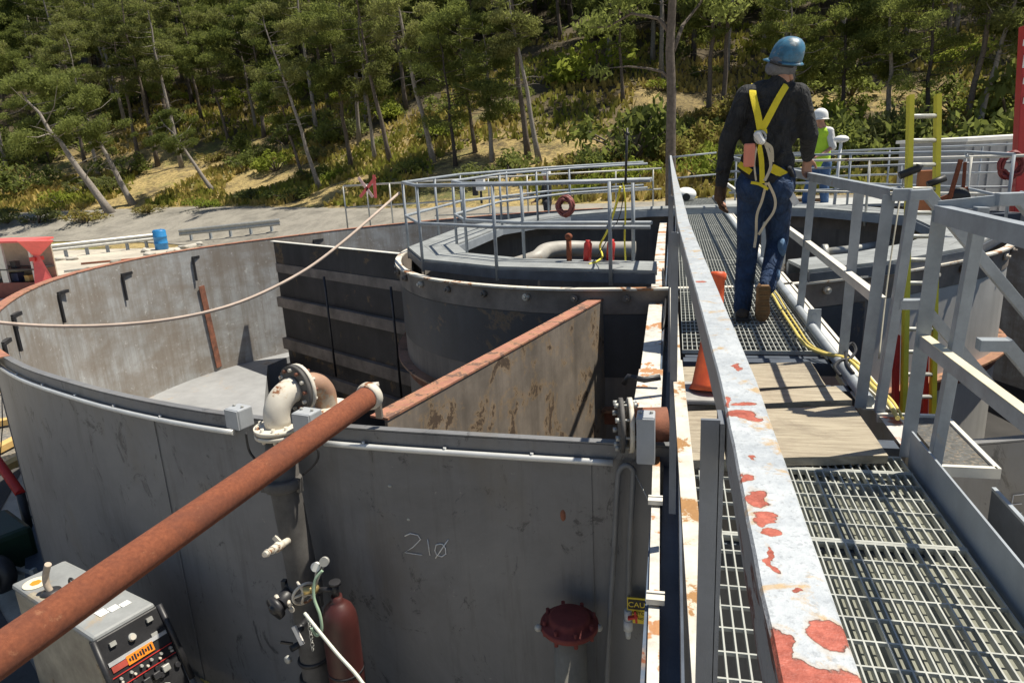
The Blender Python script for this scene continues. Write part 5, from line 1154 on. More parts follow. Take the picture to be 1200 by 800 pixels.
# sloped control panel
pnl=[TF_+V(0,0,-.01)+ax_*.02,TR_+V(0,0,-.01)+ax_*.02,TR_+ax_*.26+V(0,0,-.58),TF_+ax_*.26+V(0,0,-.58)]
fn_=(pnl[1]-pnl[0]).cross(pnl[3]-pnl[0]).normalized(); fn_=fn_ if fn_.dot(ax_)>0 else -fn_
m=M(); m.ngon_solid(pnl,-fn_,.10); obj('panel_housing',m,BLACK,wl,bev=.01)
pu=(pnl[1]-pnl[0]).normalized(); pv=(pnl[3]-pnl[0]).normalized(); PR=Matrix((pu,-pv,fn_)).transposed()
if PR.determinant()<0: PR=Matrix((-pu,-pv,fn_)).transposed()
PWH=(pnl[1]-pnl[0]).length
def pp(u,v,o=.006): return pnl[0]+pu*(u*PWH)+pv*(v*.80)+fn_*o
for u0,v0,u1,v1,mt_,nm in [(.04,.19,.96,.22,P('aluminium_strip',(.55,.56,.57),metal=.4),'trim_strip'),(.06,.225,.30,.27,P('dull_red_label',(.40,.07,.05)),'red_label'),(.74,.165,.84,.19,STEEL,'plate_label'),(.86,.17,.97,.20,BLKP,'plate_label'),(.02,.30,.97,.305,REDP,'red_line'),(.04,.38,.97,.385,REDP,'red_line')]:
    m=M(); c_=pp((u0+u1)/2,(v0+v1)/2,.004); m.box(c_,((u1-u0)*PWH,(v1-v0)*.8,.006),PR); obj(nm,m,mt_,wl)
m=M(); m.box(pp(.50,.245,.005),(.42*PWH,.055,.008),PR); o=obj('orange_display',m,P('orange_badge',(.85,.26,.02),var=.05),wl)
for k in range(9):
    m=M(); m.box(pp(.33+.042*k,.245,.0095),(.010,.018+.018*((k*7)%3)/2,.002),PR); obj('badge_mark',m,BLKP,wl)
for r0,(v_,n_,rr_) in enumerate([(.33,6,.010),(.355,5,.008),(.41,5,.016),(.47,4,.019)]):
    for k in range(n_):
        c_=pp(.12+.8*k/(n_-1) if r0!=2 else .1+.7*k/(n_-1),v_,0); m=M(); m.cyl(c_,c_+fn_*.02,rr_,rr_*.8,seg=14); obj('knob',m,[STEEL,CREAM,BLKP,BLKP][r0],wl)
for (u,v_) in ((.2,.08),(.8,.06)): m=M(); m.box(pp(u,v_,.01),(.035,.025,.015),PR); obj('socket',m,STEEL,wl)
c_=pp(.48,.11,0); m=M(); m.cyl(c_,c_+fn_*.02,.024,.02,seg=18); obj('gauge',m,P('gauge_rim',(.45,.45,.42)),wl); m=M(); m.cyl(c_+fn_*.02,c_+fn_*.024,.016,seg=16); obj('gauge_face',m,CREAM,wl)
for (u,v_) in ((.42,.45),(.58,.45),(.74,.44)): m=M(); m.box(pp(u,v_,.015),(.045,.042,.03),PR); obj('outlet_cover',m,BLKP if u<.7 else STEEL,wl,bev=.006)
for (u,v_,mt_) in ((.35,.53,YEL),(.55,.56,P('white_plastic',(.78,.78,.76))),(.25,.50,STEEL)): m=M(); m.box(pp(u,v_,.05),(.08,.05,.07),PR); obj('plug',m,mt_,wl,bev=.01)
# frame edge of panel
m=M(); m.tube([pp(1.02,-.0,-.0),pp(1.03,.25,.01),pp(1.03,.62,.02)],.018,8); obj('panel_edge',m,BLKP,wl); m=M(); m.tube([pp(-.02,0,0),pp(-.03,.3,.01),pp(-.03,.62,.02)],.018,8); obj('panel_edge',m,BLKP,wl)
# lid details
q=Z(60,694,WT); m=M(); m.tube(smooth_path([q,q+V(-.02,0,.06),q+V(-.02,.01,.12),q+V(.02,.01,.20)]),[.02]*19,10); obj('exhaust_stack',m,RIBM if False else P('rusty_exhaust',(.40,.33,.26),var=.3),wl)
m=M(); m.lathe(q,[(.06,0),(.06,.01),(.03,.02)],(0,0,1),18); obj('exhaust_collar',m,BLKP,wl)
q=Z(86,688,WT); m=M(); m.tube([q+ax_*.04*math.cos(t*math.pi/6)+V(0,0,.02+.045*math.sin(t*math.pi/6)) for t in range(-1,8)],.008,8); obj('lifting_eye',m,BLKP,wl)
q=Z(42,683,WT+.002); m=M(); m.lathe(q,[(.075,0),(.075,.003)],(0,0,1),28); obj('warning_sticker',m,P('cream_sticker',(.72,.66,.50),var=.08),wl); m=M(); m.lathe(q,[(.035,.003),(.035,.005)],(0,0,1),6); obj('sticker_mark',m,P('orange_badge',(.85,.26,.02)),wl)
q=Z(131,711,WT+.003); 
for k in range(3): m=M(); m.box(q+ay_*(.06*(k-1))+ax_*(.02*k),(.07-.01*k,.055,.003),WR); obj('white_sticker',m,P('white_plastic',(.78,.78,.76)),wl)
# trailer frame and wheels
m=M(); 
for sg_ in(-1,1): m.beam(wp(-HL-.1,sg_*.22,WT-.80),wp(HL+.5,sg_*.22,WT-.85),.06,.08)
for u in(-HL,0,HL,HL+.45): m.beam(wp(u,-.25,WT-.80),wp(u,.25,WT-.80),.05,.07)
obj('trailer_frame',m,BLKP,wl)
for u in(-HL+.05,HL-.05):
    for sg_ in(-1,1): m=M(); m.beam(wp(u,sg_*.2,WT-.84),wp(u,sg_*.3,GZ),.05,.05); obj('frame_leg',m,BLKP,wl)
for sg_ in(-1,1):
    c_=wp(.25,sg_*.44,GZ+.27) if sg_<0 else wp(.62,.50,GZ+.27)
    m=M(); m.lathe(c_-ay_*.08,[(.13,0),(.24,.0),(.27,.03),(.27,.13),(.24,.16),(.13,.16)],ay_,28); w_=obj('wheel',m,BLACK,wl)
    m=M(); m.lathe(c_-ay_*.06,[(.13,0),(.10,.03),(.03,.03),(.03,.12),(.10,.12),(.13,.13)],ay_,20); obj('rim',m,STEEL,w_)
    m=M(); pts_=[c_+ax_*.34*math.cos(t)+V(0,0,.34*math.sin(t)) for t in [math.pi*k/12 for k in range(13)]]
    for a_1,b_1 in zip(pts_[:-1],pts_[1:]): m.beam(a_1,b_1,.22,.012,up=ay_.cross((b_1-a_1).normalized()))
    obj('mudguard',m,BLKP,wl)
m=M(); m.prism([( *wp(HL+.1,-.3,0)[:2],),( *wp(HL+1.9,-.3,0)[:2],),( *wp(HL+1.9,.75,0)[:2],),( *wp(HL+.1,.75,0)[:2],)],GZ+.002,-2.44+.0); 
tag(obj('equipment_skid',m,BLKP,bev=.02),'black steel skid base under the gas cylinder beside the tank','skid')
m=M(); ps_=[Y(203,790,3.6),Y(213,776,3.7),Y(225,785,3.7),Y(240,797,3.6),Y(262,815,3.5)]; m.tube(smooth_path(ps_),.012,8); tag(obj('cable',m,YELH),'yellow cable curving out of the welder panel','cable')
m=M(); ps_=[Y(190,790,3.5),Y(203,778,3.6),Y(220,790,3.6),Y(232,812,3.5)]; m.tube(smooth_path(ps_),.025,10); tag(obj('cable',m,P('grey_cable',(.30,.31,.31))),'thick grey cable plugged in the welder panel','cable')
# fender like dark housing right of the welder
q=Y(236,755,4.35); m=M(); m.lathe(q,[(.02,-.12),(.20,-.12),(.24,-.09),(.24,.09),(.20,.12),(.02,.12)],(1,-.25,.0),30); tag(obj('spare_wheel',m,BLACK),'black wheel under a guard between the welder and the tank','wheel')
# ---------------------------------------------------------------- left foreground yard
def gp(px,py,z=GZ): return Z(px,py,z)
MESHM=P('steel_mesh_grey',(.16,.16,.15),var=.4,scale=30,rust=(.40,.38,.33),rust_at=.55,rust_scale=25)
pl_=thing('timber_frame','orange timber frame with a steel mesh deck lying left of the tank','timber frame',gp(15,500))
fz=GZ+.35
for a,b in (((-30,462),(50,448)),((-30,500),(45,487)),((-40,545),(48,500)),((-20,560),(52,524))):
    m=M(); m.beam(Z(*a,fz),Z(*b,fz),.16,.10); obj('timber',m,TANW,pl_)
m=M(); qs=[Z(-30,470,fz-.1),Z(40,452,fz-.1),Z(55,520,fz-.1),Z(-30,545,fz-.1)]; m.prism([(q.x,q.y) for q in qs],GZ+.1,GZ+.26); obj('mesh_deck',m,MESHM,pl_)
a=Y(-20,515,6.8); b=Y(24,578,6.2); rp_=thing('red_jack_post','slanting red steel jack post at the left edge','post',b)
m=M(); m.cyl(a+(a-b)*.6,b,.055,seg=14); obj('tube',m,REDP,rp_)
b2=V(b.x,b.y,GZ); m=M(); m.cyl(b,V(b.x+.05,b.y-.05,GZ+.02),.05,seg=12); m.lathe(V(b.x+.05,b.y-.05,GZ),[(.2,0),(.2,.02)],(0,0,1),20); obj('foot',m,BLKP,rp_)
m=M(); m.tube(smooth_path([gp(60,545)+V(0,0,.02),gp(30,600)+V(0,0,.02),gp(55,608)+V(0,0,.02),gp(72,625)+V(0,0,.02),gp(60,655)+V(0,0,.02),gp(40,665)+V(0,0,.02)]),.018,6); tag(obj('ground_hose',m,BLACK),'black hose snaking on the dark ground behind the welder','hose')
m=M(); m.tube([Y(2,450,7.5),Y(3,500,7.4),Y(-2,560,7.2)],.008,5); tag(obj('hanging_cord',m,BLACK),'thin black cord hanging at the left edge','cord')
q=Z(10,668,GZ+.35); gc=thing('green_compressor','dark green machine with a rubber wheel at the left edge behind the welder','compressor',V(q.x,q.y,GZ))
m=M(); m.lathe(q+V(0,.10,-.0)-V(.0,.14,0),[(.03,0),(.09,0),(.10,-.02),(.17,-.02),(.2,.01),(.2,.09),(.17,.12),(.03,.12)],(-.15,-1,.15),28); obj('wheel',m,BLACK,gc); m=M(); m.lathe(q-V(0,.19,0),[(.09,0),(.09,.02),(.04,.03)],(-.15,-1,.15),20); obj('rim',m,P('grey_rim',(.22,.22,.23)),gc)
m=M(); m.box(q+V(-.45,.35,.10),(.8,.45,.45),Matrix.Rotation(rad(-25),3,'Z')); obj('body',m,P('dark_green',(.006,.028,.013)),gc,bev=.06)
m=M(); m.beam(q+V(-.1,.1,-.05),q+V(.35,.0,-.02),.05,.05); m.beam(q+V(.33,0,.05),q+V(.36,0,-.15),.05,.05); obj('axle',m,STEEL,gc)
#PART3
# ---------------------------------------------------------------- people
def fab(name,c,sc=9,b=.5,var=.3,rough=.9,dust=None):
    m,nt,bb,oc=base_mat(name,rough); f=noise_(nt,oc,sc,6,.65,.8); out=ramp(nt,f,[(.3,tuple(v*(1-var) for v in c)),(.7,tuple(v*(1+var) for v in c))])
    if dust: out=mix(nt,math_(nt,'MULTIPLY',ramp(nt,noise_(nt,oc,5,6,.7),[(.5,S01),(.7,S1)]),.5),out,dust)
    nt.links.new(out,bb.inputs['Base Color']); bump(nt,bb,noise_(nt,mapping(nt,oc,(1,1,.55)),11,4,.55,1.6),b,.06); return m
SKIN=fab('skin',(.40,.21,.14),12,.1,.12,.6); SHIRT=fab('black_work_shirt',(.020,.021,.023),9,1.0,.5); SHIRT.node_tree.nodes['Principled BSDF'].inputs['Sheen Weight'].default_value=.0
JEAN=fab('dark_denim',(.018,.042,.10),9,1.0,.5); JEANL=fab('faded_denim',(.10,.18,.30),8,.7); BOOT=fab('tan_boot_leather',(.34,.18,.08),10,.3); BOOTD=fab('dark_boot',(.06,.045,.035),10,.3); GLOVE=fab('brown_glove',(.09,.05,.025),14,.4)
WSH=fab('white_shirt',(.62,.62,.60),8,.5,.1); VEST=fab('hi_vis_vest',(.50,.75,.05),8,.4,.1); GREYC=fab('grey_cap_cloth',(.13,.135,.15),10,.4)
def remeshed(name,m,mt,parent,vox=.012,sm_=6,label=None):
    o=obj(name,m,mt,parent,label); r_=o.modifiers.new('r','REMESH'); r_.mode='VOXEL'; r_.voxel_size=vox; r_.use_smooth_shade=True
    s_=o.modifiers.new('s','SMOOTH'); s_.factor=.5; s_.iterations=sm_
    dg=bpy.context.evaluated_depsgraph_get(); me=bpy.data.meshes.new_from_object(o.evaluated_get(dg)); o.modifiers.clear(); o.data=me
    for pl in me.polygons: pl.use_smooth=True
    if not me.materials: me.materials.append(mt)
    return o
def chain(m,pts,rs,fl=1,side=(1,0,0)):
    for i in range(len(pts)-1): m.cap(pts[i],pts[i+1],rs[i],rs[i+1],fl,side)
def hand(m,wrist,dirv,palm_n,thumb_side,s=1.0,curl=.6):
    d=Vector(dirv).normalized(); n=Vector(palm_n); n=(n-d*n.dot(d)).normalized(); t=d.cross(n)*thumb_side
    w_=Vector(wrist); 
    for k in range(4):
        o=t*(.030-.020*k)*s; m.cap(w_+o*.5,w_+d*.085*s+o,.016*s,.0125*s)
        L=[.075,.082,.076,.060][k]*s; p0=w_+d*.085*s+o; a1=curl*.6; a2=curl*1.5
        p1=p0+(d*math.cos(a1)+n*math.sin(a1))*L*.5; p2=p1+(d*math.cos(a2)+n*math.sin(a2))*L*.5
        m.cap(p0,p1,.0115*s,.010*s); m.cap(p1,p2,.010*s,.0085*s)
    p0=w_+d*.02*s+t*.030*s; p1=p0+(d*.75+t*.65+n*.2).normalized()*.045*s; p2=p1+(d*.9+t*.2+n*.4).normalized()*.038*s
    m.cap(p0,p1,.0135*s,.0115*s); m.cap(p1,p2,.0115*s,.009*s)
def head(m,c,fw,s=1.0):
    fw=Vector(fw).normalized(); up=V(0,0,1); sd=fw.cross(up).normalized(); R_=Matrix((sd,fw,up)).transposed()
    m.ball(c,(.075*s,.095*s,.105*s),R_); m.ball(c+fw*.03*s-up*.055*s,(.055*s,.06*s,.055*s),R_)
    m.cap(c+fw*.09*s+up*.01*s,c+fw*.112*s-up*.03*s,.010*s,.016*s)
    for q in(-1,1): m.ball(c+sd*q*.078*s-fw*.0*s-up*.01*s,(.010*s,.022*s,.034*s),R_); m.ball(c+fw*.082*s+sd*q*.03*s+up*.022*s,(.02*s,.014*s,.010*s),R_)
    m.ball(c+fw*.088*s-up*.058*s,(.026*s,.012*s,.009*s),R_)
def helmet(parent,c,fw,mt,s=1.0,tilt=0):
    fw=Vector(fw).normalized(); sd=fw.cross(V(0,0,1)).normalized(); up=(V(0,0,1)*math.cos(tilt)+fw*math.sin(tilt)+(V(.30,-.12,0) if parent.get('label','').startswith('worker in blue') else V(0,0,0))).normalized(); fw=up.cross(sd).normalized()*1; R_=Matrix((sd,fw if fw.dot(fw) else fw,up)).transposed()
    m=M(); seg=32; prof=[(.0,.150),(.03,.148),(.06,.138),(.085,.118),(.102,.09),(.110,.055),(.113,.02),(.114,0)]
    rings=[[m.bm.verts.new(c+R_@V(math.cos(2*math.pi*k/seg)*r_*s,math.sin(2*math.pi*k/seg)*r_*1.2*s,z_*s*(1.16 if parent.get('label','').startswith('worker in blue') else 1.15))) for k in range(seg)] for r_,z_ in [(max(a,.001),b) for a,b in prof]]
    for A,B in zip(rings[:-1],rings[1:]):
        for k in range(seg): f=m.bm.faces.new((A[k],A[(k+1)%seg],B[(k+1)%seg],B[k])); f.smooth=True
    o=obj('hard_hat',m,mt,parent); sd_=o.modifiers.new('so','SOLIDIFY'); sd_.thickness=.006
    m=M(); A=rings=None; IN=[];OUT_=[];LO=[]
    for k in range(seg):
        t=2*math.pi*k/seg; ex=.022+.030*max(0,math.sin(t))**2
        IN.append(m.bm.verts.new(c+R_@V(math.cos(t)*.112*s,math.sin(t)*.134*s,.004*s))); OUT_.append(m.bm.verts.new(c+R_@V(math.cos(t)*(.112+ex)*s,math.sin(t)*(.134+ex)*s,-.012*s)))
    for k in range(seg): f=m.bm.faces.new((IN[k],IN[(k+1)%seg],OUT_[(k+1)%seg],OUT_[k])); f.smooth=True
    b_=obj('brim',m,mt,o if False else parent); x=b_.modifiers.new('so','SOLIDIFY'); x.thickness=.006
    m=M(); pts=[c+R_@V(0,math.cos(t)*.137*s,math.sin(t)*.150*s*(.90 if parent.get('label','').startswith('worker in blue') else 1.1)+.006) for t in [math.pi*(.18+.64*k/16) for k in range(17)]]; m.tube(pts,.010*s,6); obj('ridge',m,mt,parent)
    return o
YW=5.50
def W(px,py,dy=0): return Y(px,py,YW+dy)
w1=thing('person','worker in blue hard hat, black shirt and yellow harness walking away on the walkway','person',V(.60,YW,0))
hc1=W(917,80,.02); nk=W(912,104,0); ch=W(905,125,.02); ab=W(900,170,.0); pv_=W(897,212,.0)
shL,shR=W(876,114,0),W(934,112,0); elL,elR=W(853,165,.02),W(948,158,.05); wrL,wrR=W(845,218,.06),W(946,186,.32)
hpL,hpR=W(882,218,0),W(912,218,0); knL,knR=W(876,292,.06),W(911,283,.12); anL,anR=W(870,353,0),W(899,336,-.14)
ftL=V(anL.x,anL.y,0)
m=M(); head(m,hc1,(.25,1,-.35),1.0); m.cap(hc1-V(0,.02,.06),nk-V(0,0,.05),.058,.065); m.cap(nk-V(0,0,.05),ab,.09,.12,.7); m.cap(ab,pv_,.12,.13,.7)
chain(m,[shL,elL,wrL],[.05,.042,.030]); chain(m,[shR,elR,wrR],[.05,.042,.030]); chain(m,[hpL,knL,anL],[.08,.055,.04]); chain(m,[hpR,knR,anR],[.08,.055,.04])
dL=(W(843,236,.06)-wrL); hand(m,wrL,dL,V(.3,-.2,0)-V(-.6,0,0),1,1.05,.7)
hgr=V(.985,5.86,1.075); hand(m,wrR,(hgr-wrR),V(.2,.1,-1),-1,1.05,.8)
remeshed('body',m,SKIN,w1,.008,4)
m=M(); 
m.cap(W(892,112,.02),W(918,111,.02),.105,.105,.85); m.cap(W(889,130,.03),W(920,130,.03),.125,.12,.85); m.cap(W(887,158,.03),W(916,158,.03),.115,.11,.85); m.cap(W(886,190,.02),W(913,190,.02),.115,.11,.85); m.cap(W(886,212,.01),W(914,212,.01),.11,.105,.9)
m.cap(W(905,120,.02),W(902,200,.02),.16,.14,.8); m.cap(shL,W(905,112,0),.085,.09); m.cap(shR,W(905,112,0),.085,.09); m.cap(nk+V(0,0,.03),nk-V(0,0,.08),.072,.10)
chain(m,[shL,elL,wrL+(elL-wrL)*.06],[.088,.066,.046]); chain(m,[shR,elR,wrR+(elR-wrR)*.10],[.088,.066,.045])
for k in range(9):  # sleeve and back folds
    t=.12+.8*k/8
    for (a_1,b_1,c_1) in ((shL,elL,wrL),(shR,elR,wrR)):
        q=a_1.lerp(b_1,t*2) if t<.5 else b_1.lerp(c_1,t*2-1); m.ball(q+V(random.uniform(-.03,.03),random.uniform(-.03,.02),0),(.062-.018*t,.062-.018*t,.014),Matrix.Rotation(random.uniform(-.5,.5),3,'Y'))
for k in range(12): a_1=W(random.uniform(884,925),random.uniform(120,205),-.09); m.cap(a_1,a_1+V(random.uniform(-.07,.07),.0,random.uniform(-.10,-.02)),.022,.014)
remeshed('shirt',m,SHIRT,w1,.010,3)
m=M(); m.cap(hpL,hpR,.125,.12,.95); m.cap(W(886,208,.0),W(914,208,.0),.115,.11,.95)
chain(m,[hpL,knL,anL-V(0,0,.05)],[.112,.080,.066]); chain(m,[hpR,knR,anR+V(0,0,-.0)],[.112,.080,.062]); m.ball(hpL+V(.0,-.07,-.02),(.10,.09,.11)); m.ball(hpR+V(0,-.07,-.02),(.10,.09,.11))
for (a_1,b_1) in ((knL,anL),(knR,anR)):
    for k in range(6): q=a_1.lerp(b_1,.1+.17*k); m.ball(q,(.078-.003*k,.078-.003*k,.018),Matrix.Rotation(random.uniform(-.5,.5),3,'Y')@Matrix.Rotation(random.uniform(-.4,.4),3,'X'))
for k in range(5): q=hpL.lerp(knL,.2+.17*k); m.ball(q,(.108-.005*k,.105,.015),Matrix.Rotation(random.uniform(-.6,.6),3,'Y'))
remeshed('trousers',m,JEAN,w1,.011,3)
# faded side patches on the right leg
for (q,rd_,lab) in ((W(916,290,.02),(.035,.075,.075),'pale patch on the right trouser leg'),(W(909,322,-.07),(.035,.06,.06),'frayed pale hem on the right trouser leg')):
    m=M(); m.ball(q,rd_); remeshed('denim_patch',m,JEANL,w1,.01,2,lab)
# boots: left flat, right toe down with the sole to the camera
m=M(); fl_=V(anL.x+.0,anL.y,0); m.cap(anL-V(0,0,.02),fl_+V(0,0,.10),.056,.056); m.cap(fl_+V(0,-.03,.055),fl_+V(.02,.17,.045),.048,.042,.8); m.ball(fl_+V(0,-.04,.05),(.05,.06,.05))
bt1=remeshed('boot',m,BOOTD,w1,.008,3,'dark boot flat on the grating'); m=M(); m.prism([(fl_.x-.05,fl_.y-.10),(fl_.x+.05,fl_.y-.10),(fl_.x+.065,fl_.y+.2),(fl_.x-.04,fl_.y+.2)],.0,.028); obj('sole',m,BLACK,bt1)
he=W(896,337,-.20); toe=W(893,370,-.08); toe.z=max(toe.z,.04)
m=M(); m.cap(anR,he.lerp(toe,.1)+V(0,.05,0),.055,.055); m.cap(he+V(0,.06,-.02),toe+V(0,.06,.0),.052,.048); bt2=remeshed('boot',m,BOOT,w1,.008,3,'tan boot on its toe with the sole showing')
sd_=V(1,0,0); dn=(toe-he).normalized(); nn_=sd_.cross(dn).normalized(); nn_=nn_ if nn_.y<0 else -nn_
outl=[]; Ls=(toe-he).length+.07
for t,wv_ in [(0,.025),(.05,.040),(.2,.042),(.38,.036),(.55,.046),(.75,.054),(.92,.042),(1.0,.02)]: outl.append((t,wv_))
pts_=[he-dn*.03+dn*(t*Ls)+sd_*w__+nn_*.0 for t,w__ in outl]+[he-dn*.03+dn*(t*Ls)-sd_*w__ for t,w__ in outl[::-1]]
SOLE=fab('tan_sole',(.20,.115,.055),30,.3); m=M(); m.ngon_solid(pts_,nn_,.022); sl_=obj('sole',m,SOLE,bt2,bev=.004)
for k in range(6): m=M(); q=he-dn*.03+dn*(Ls*(.1+.15*k))+nn_*.024; m.box(q,(.07,.012,.006),Matrix((sd_,dn,nn_)).transposed() if Matrix((sd_,dn,nn_)).determinant()>0 else Matrix((sd_,-dn,nn_)).transposed()); obj('tread_bar',m,P('tread_brown',(.16,.10,.05)),bt2)
# head gear
HATB=paint('scuffed_blue_hat',(.045,.15,.24),var=.45,scale=14,rust=(.30,.38,.43),rust_at=.60,rust_scale=18,rough=.42)
hf=V(-.55,.75,0); helmet(w1,W(920,71,.0),hf,HATB,.90,.0)
m=M(); m.ball(W(916,74,.0),(.088,.108,.080),Matrix.Rotation(.2,3,'Y')); m.cap(W(905,80,-.03),W(925,80,-.03),.05,.05); remeshed('head_cloth',m,GREYC,w1,.01,3,'grey cloth cap worn under the hard hat')
m=M(); m.tube([W(903,72,-.06),W(915,76,-.11),W(929,78,-.07)],.012,8); obj('hat_band',m,BLACK,w1)
m=M(); m.cap(W(925,86,-.03),W(927,92,-.02),.02,.016); obj('ear_cup',m,SKIN,w1)
m=M(); hand(m,wrL+dL.normalized()*.0,dL,V(.9,-.2,0),1,1.32,.7); m.cap(wrL-dL.normalized()*.03,wrL+dL.normalized()*.08,.042,.045,.7); remeshed('glove',m,GLOVE,w1,.007,3,'brown work glove on the left hand')
# harness
HY=fab('harness_yellow',(.72,.58,.03),20,.2,.1); HW_=fab('lanyard_cream',(.58,.50,.36),20,.3,.12); HB=fab('harness_black',(.02,.02,.022),20,.2)
def band(pts,wd2,mt,parent,name,th=.006,label=None):
    m=M(); pts=smooth_path([Vector(q) for q in pts],5); rows=[]
    for i,q in enumerate(pts):
        d=(pts[min(i+1,len(pts)-1)]-pts[max(i-1,0)]).normalized(); s_=d.cross(V(0,1,0)).normalized(); n_=s_.cross(d)
        rows.append([m.bm.verts.new(q+s_*a*wd2/2+n_*b*th/2) for a,b in((-1,-1),(1,-1),(1,1),(-1,1))])
    for A,B in zip(rows[:-1],rows[1:]):
        for k in range(4): m.bm.faces.new((A[k],A[(k+1)%4],B[(k+1)%4],B[k]))
    m.bm.faces.new(rows[0]); m.bm.faces.new(rows[-1]); return obj(name,m,mt,parent,label)
bk=-.155
band([W(884,100,.03),W(882,106,-.07),W(884,118,-.12),W(888,135,bk),W(891,152,bk-.015)],.046,HY,w1,'harness_strap')
band([W(924,96,.03),W(921,101,-.07),W(912,116,-.125),W(902,135,bk),W(893,152,bk-.015)],.046,HY,w1,'harness_strap')
band([W(886,152,bk),W(899,152,bk)],.10,HB,w1,'back_pad'); band([W(884,156,bk-.02),W(899,154,bk-.02)],.03,HY,w1,'pad_strap')
m=M(); c_=W(891,161,bk-.03); m.tube([c_+V(math.cos(t)*.035,0,math.sin(t)*.04) for t in [2*math.pi*k/16 for k in range(17)]],.009,8); obj('d_ring',m,STEEL,w1)
m=M(); m.cap(W(888,158,bk-.03),W(893,166,bk-.04),.028,.022); obj('shackle',m,P('white_sleeve',(.72,.70,.66)),w1)
m=M(); m.box(W(878,182,bk-.02),(.075,.045,.16)); obj('lanyard_pack',m,P('salmon_pack',(.72,.24,.15),var=.1),w1,bev=.012)
band([W(889,168,bk-.03),W(892,185,bk-.03),W(893,203,bk-.03),W(893,215,bk-.03)],.034,HY,w1,'lanyard_strap'); band([W(896,166,bk-.03),W(901,180,bk-.04),W(903,196,bk-.03),W(896,212,bk-.035)],.02,HW_,w1,'lanyard_strap')
band([W(888,168,bk-.03),W(884,190,bk-.03),W(886,212,bk-.03)],.012,HW_,w1,'lanyard_cord'); band([W(897,168,bk-.04),W(904,174,bk-.03),W(905,190,bk-.03)],.022,HW_,w1,'lanyard_strap')
band([W(898,214,bk-.02),W(893,235,bk),W(887,252,bk),W(886,275,bk+.02),W(884,290,bk)],.018,HW_,w1,'lanyard_leg'); band([W(900,214,bk-.02),W(908,232,bk),W(907,247,bk),W(897,262,bk),W(889,275,bk)],.018,HW_,w1,'lanyard_leg')
band([W(880,214,bk-.02),W(890,216,bk-.03),W(900,222,bk-.03)],.02,HY,w1,'leg_strap'); band([W(866,192,-.08),W(874,198,-.12),W(880,202,-.12)],.04,HY,w1,'hip_strap'); band([W(904,197,-.13),W(912,201,-.125),W(920,206,-.09)],.06,HY,w1,'hip_strap')
band([W(868,196,-.07),W(884,208,-.13),W(905,210,-.135),W(922,210,-.07)],.05,HB,w1,'belt')
for a_,b_,c2 in ((W(924,196,-.04),W(926,232,-.04),STEEL),(W(925,225,-.08),W(934,240,-.10),P('white_sleeve',(.72,.70,.66)))): m=M(); m.beam(a_,b_,.045,.012,up=(0,1,0)); obj('belt_tool',m,c2,w1)
# second worker
def W2(px,py,dy=0): return Y(px,py,15.8+dy)
w2=thing('person','worker in a white hard hat, yellow green vest and jeans on the far deck','person',V(2.95,15.8,0))
z0=W2(958,238).z; kx=W2(958,238).x
hc=W2(961,141,0); fw2=V(-.8,.5,-.35)
shl,shr=W2(957,153,.12),W2(972,154,-.1); ell,elr=W2(952,168,.1),W2(976,172,-.15); wrl,wrr=W2(946,176,-.1),W2(962,182,-.25)
hpl,hpr=W2(957,192,.06),W2(967,192,-.04); knl,knr=W2(950,213,.05),W2(966,215,-.05); anl,anr=W2(944,234,0),W2(966,236,-.1)
m=M(); head(m,hc,fw2,1.05); m.cap(hc,W2(965,152),.06,.07); m.cap(W2(965,155),W2(963,190),.13,.13,.8); chain(m,[shl,ell,wrl],[.05,.045,.032]); chain(m,[shr,elr,wrr],[.05,.045,.032]); chain(m,[hpl,knl,anl],[.08,.06,.045]); chain(m,[hpr,knr,anr],[.08,.06,.045])
hand(m,wrl,V(-.8,-.3,-.3),V(0,0,-1),1,1.1,.7); hand(m,wrr,V(-.9,-.3,-.2),V(0,0,-1),-1,1.1,.7); remeshed('body',m,SKIN,w2,.014,3)
m=M(); m.cap(shl,ell,.085,.07); m.cap(shr,elr,.085,.072); m.cap(shl,shr,.09,.09); remeshed('shirt',m,WSH,w2,.018,3,'white short sleeved shirt')
m=M(); m.cap(W2(961,156,.05),W2(968,156,-.05),.135,.135,.9); m.cap(W2(964,160),W2(963,190),.165,.165,.9); remeshed('vest',m,VEST,w2,.018,3,'yellow green high visibility vest')
m=M(); m.cap(hpl,hpr,.13,.13); chain(m,[hpl,knl,anl],[.125,.10,.085]); chain(m,[hpr,knr,anr],[.125,.10,.085]); remeshed('trousers',m,JEANL if False else fab('blue_denim',(.06,.12,.24),8,.6),w2,.018,3)
for an_ in(anl,anr): m=M(); f_=V(an_.x,an_.y,.05); m.cap(an_,f_,.06,.06); m.cap(f_,f_+V(-.16,.05,0),.055,.045,.8); remeshed('boot',m,BOOT,w2,.014,2)
helmet(w2,hc+V(0,0,.03),fw2*V(1,1,0).length and V(-.8,.5,0),P('white_hat',(.80,.80,.78),var=.06,rough=.4),1.15,0)
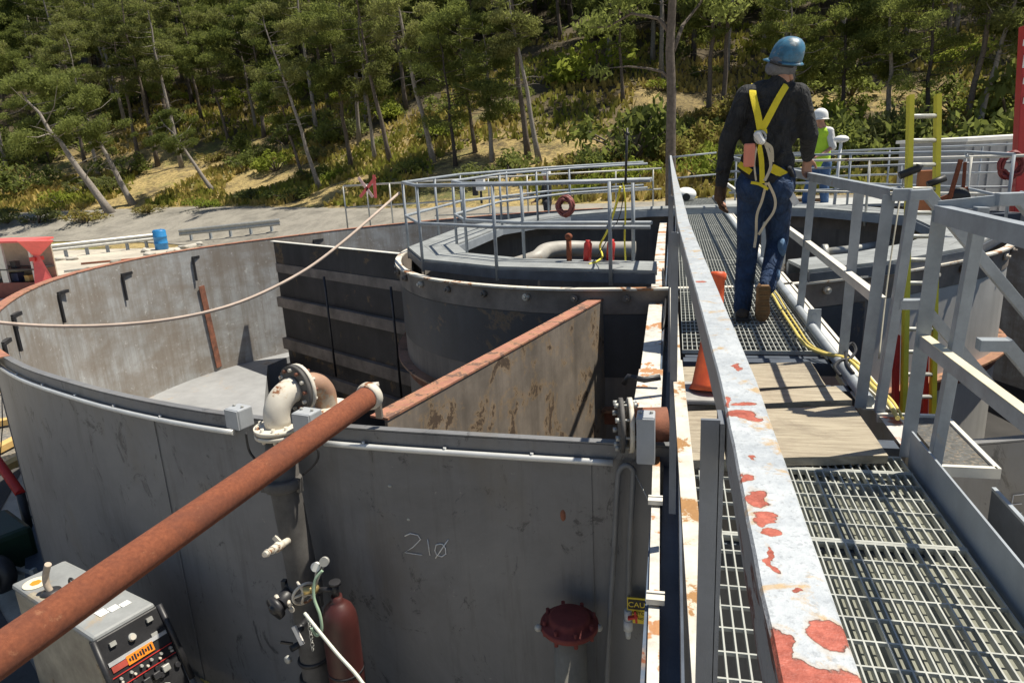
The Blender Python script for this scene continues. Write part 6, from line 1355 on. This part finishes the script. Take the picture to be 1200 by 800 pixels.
# third worker far behind the platform rails
Y3=24.5
def W3(px,py,dy=0): return Y(px,py,Y3+dy)
w3=thing('person','distant worker in dark clothes and a white hard hat behind the platform handrails','person',V(W3(640,240).x,Y3,-1.75))
hz=W3(640,206); b3=V(hz.x,Y3,-1.75); sH=(hz.z+1.75)/1.62; 
def L3(x,y,z): return b3+V(x*sH,y*sH,z*sH)
m=M(); head(m,L3(0,0,1.62),(-1,.2,-.3),1.1); m.cap(L3(0,0,1.55),L3(0,0,1.4),.06*sH,.07*sH); hand(m,L3(-.32,0,1.0),V(-1,0,-.3),V(0,0,-1),1,1.1,.7); hand(m,L3(-.28,-.2,1.0),V(-1,0,-.3),V(0,0,-1),-1,1.1,.7)
chain(m,[L3(0,.18,1.42),L3(-.1,.22,1.15),L3(-.32,0,1.0)],[.06,.05,.035]); chain(m,[L3(0,-.18,1.42),L3(-.08,-.26,1.15),L3(-.28,-.2,1.0)],[.06,.05,.035]); m.cap(L3(0,0,1.4),L3(0,0,.95),.14,.14); remeshed('body',m,SKIN,w3,.016,2)
m=M(); m.cap(L3(0,.14,1.4),L3(0,-.14,1.4),.12,.12); m.cap(L3(0,0,1.38),L3(0,0,.95),.18,.17); chain(m,[L3(0,.18,1.42),L3(-.1,.22,1.15),L3(-.28,.03,1.02)],[.09,.075,.055]); chain(m,[L3(0,-.18,1.42),L3(-.08,-.26,1.15),L3(-.25,-.2,1.02)],[.09,.075,.055]); remeshed('jacket',m,SHIRT,w3,.02,2)
m=M(); chain(m,[L3(0,.1,.95),L3(-.03,.14,.5),L3(0,.14,.08)],[.13,.10,.08]); chain(m,[L3(0,-.1,.95),L3(.03,-.14,.5),L3(.0,-.14,.08)],[.13,.10,.08]); remeshed('trousers',m,fab('black_trousers',(.03,.03,.04)),w3,.02,2)
for y_ in(.14,-.14): m=M(); m.cap(L3(.02,y_,.05),L3(-.14,y_,.05),.055,.045); remeshed('boot',m,BOOTD,w3,.016,2)
helmet(w3,L3(0,0,1.64),V(-1,.2,0),P('white_hat',(.80,.80,.78)),1.25,0)
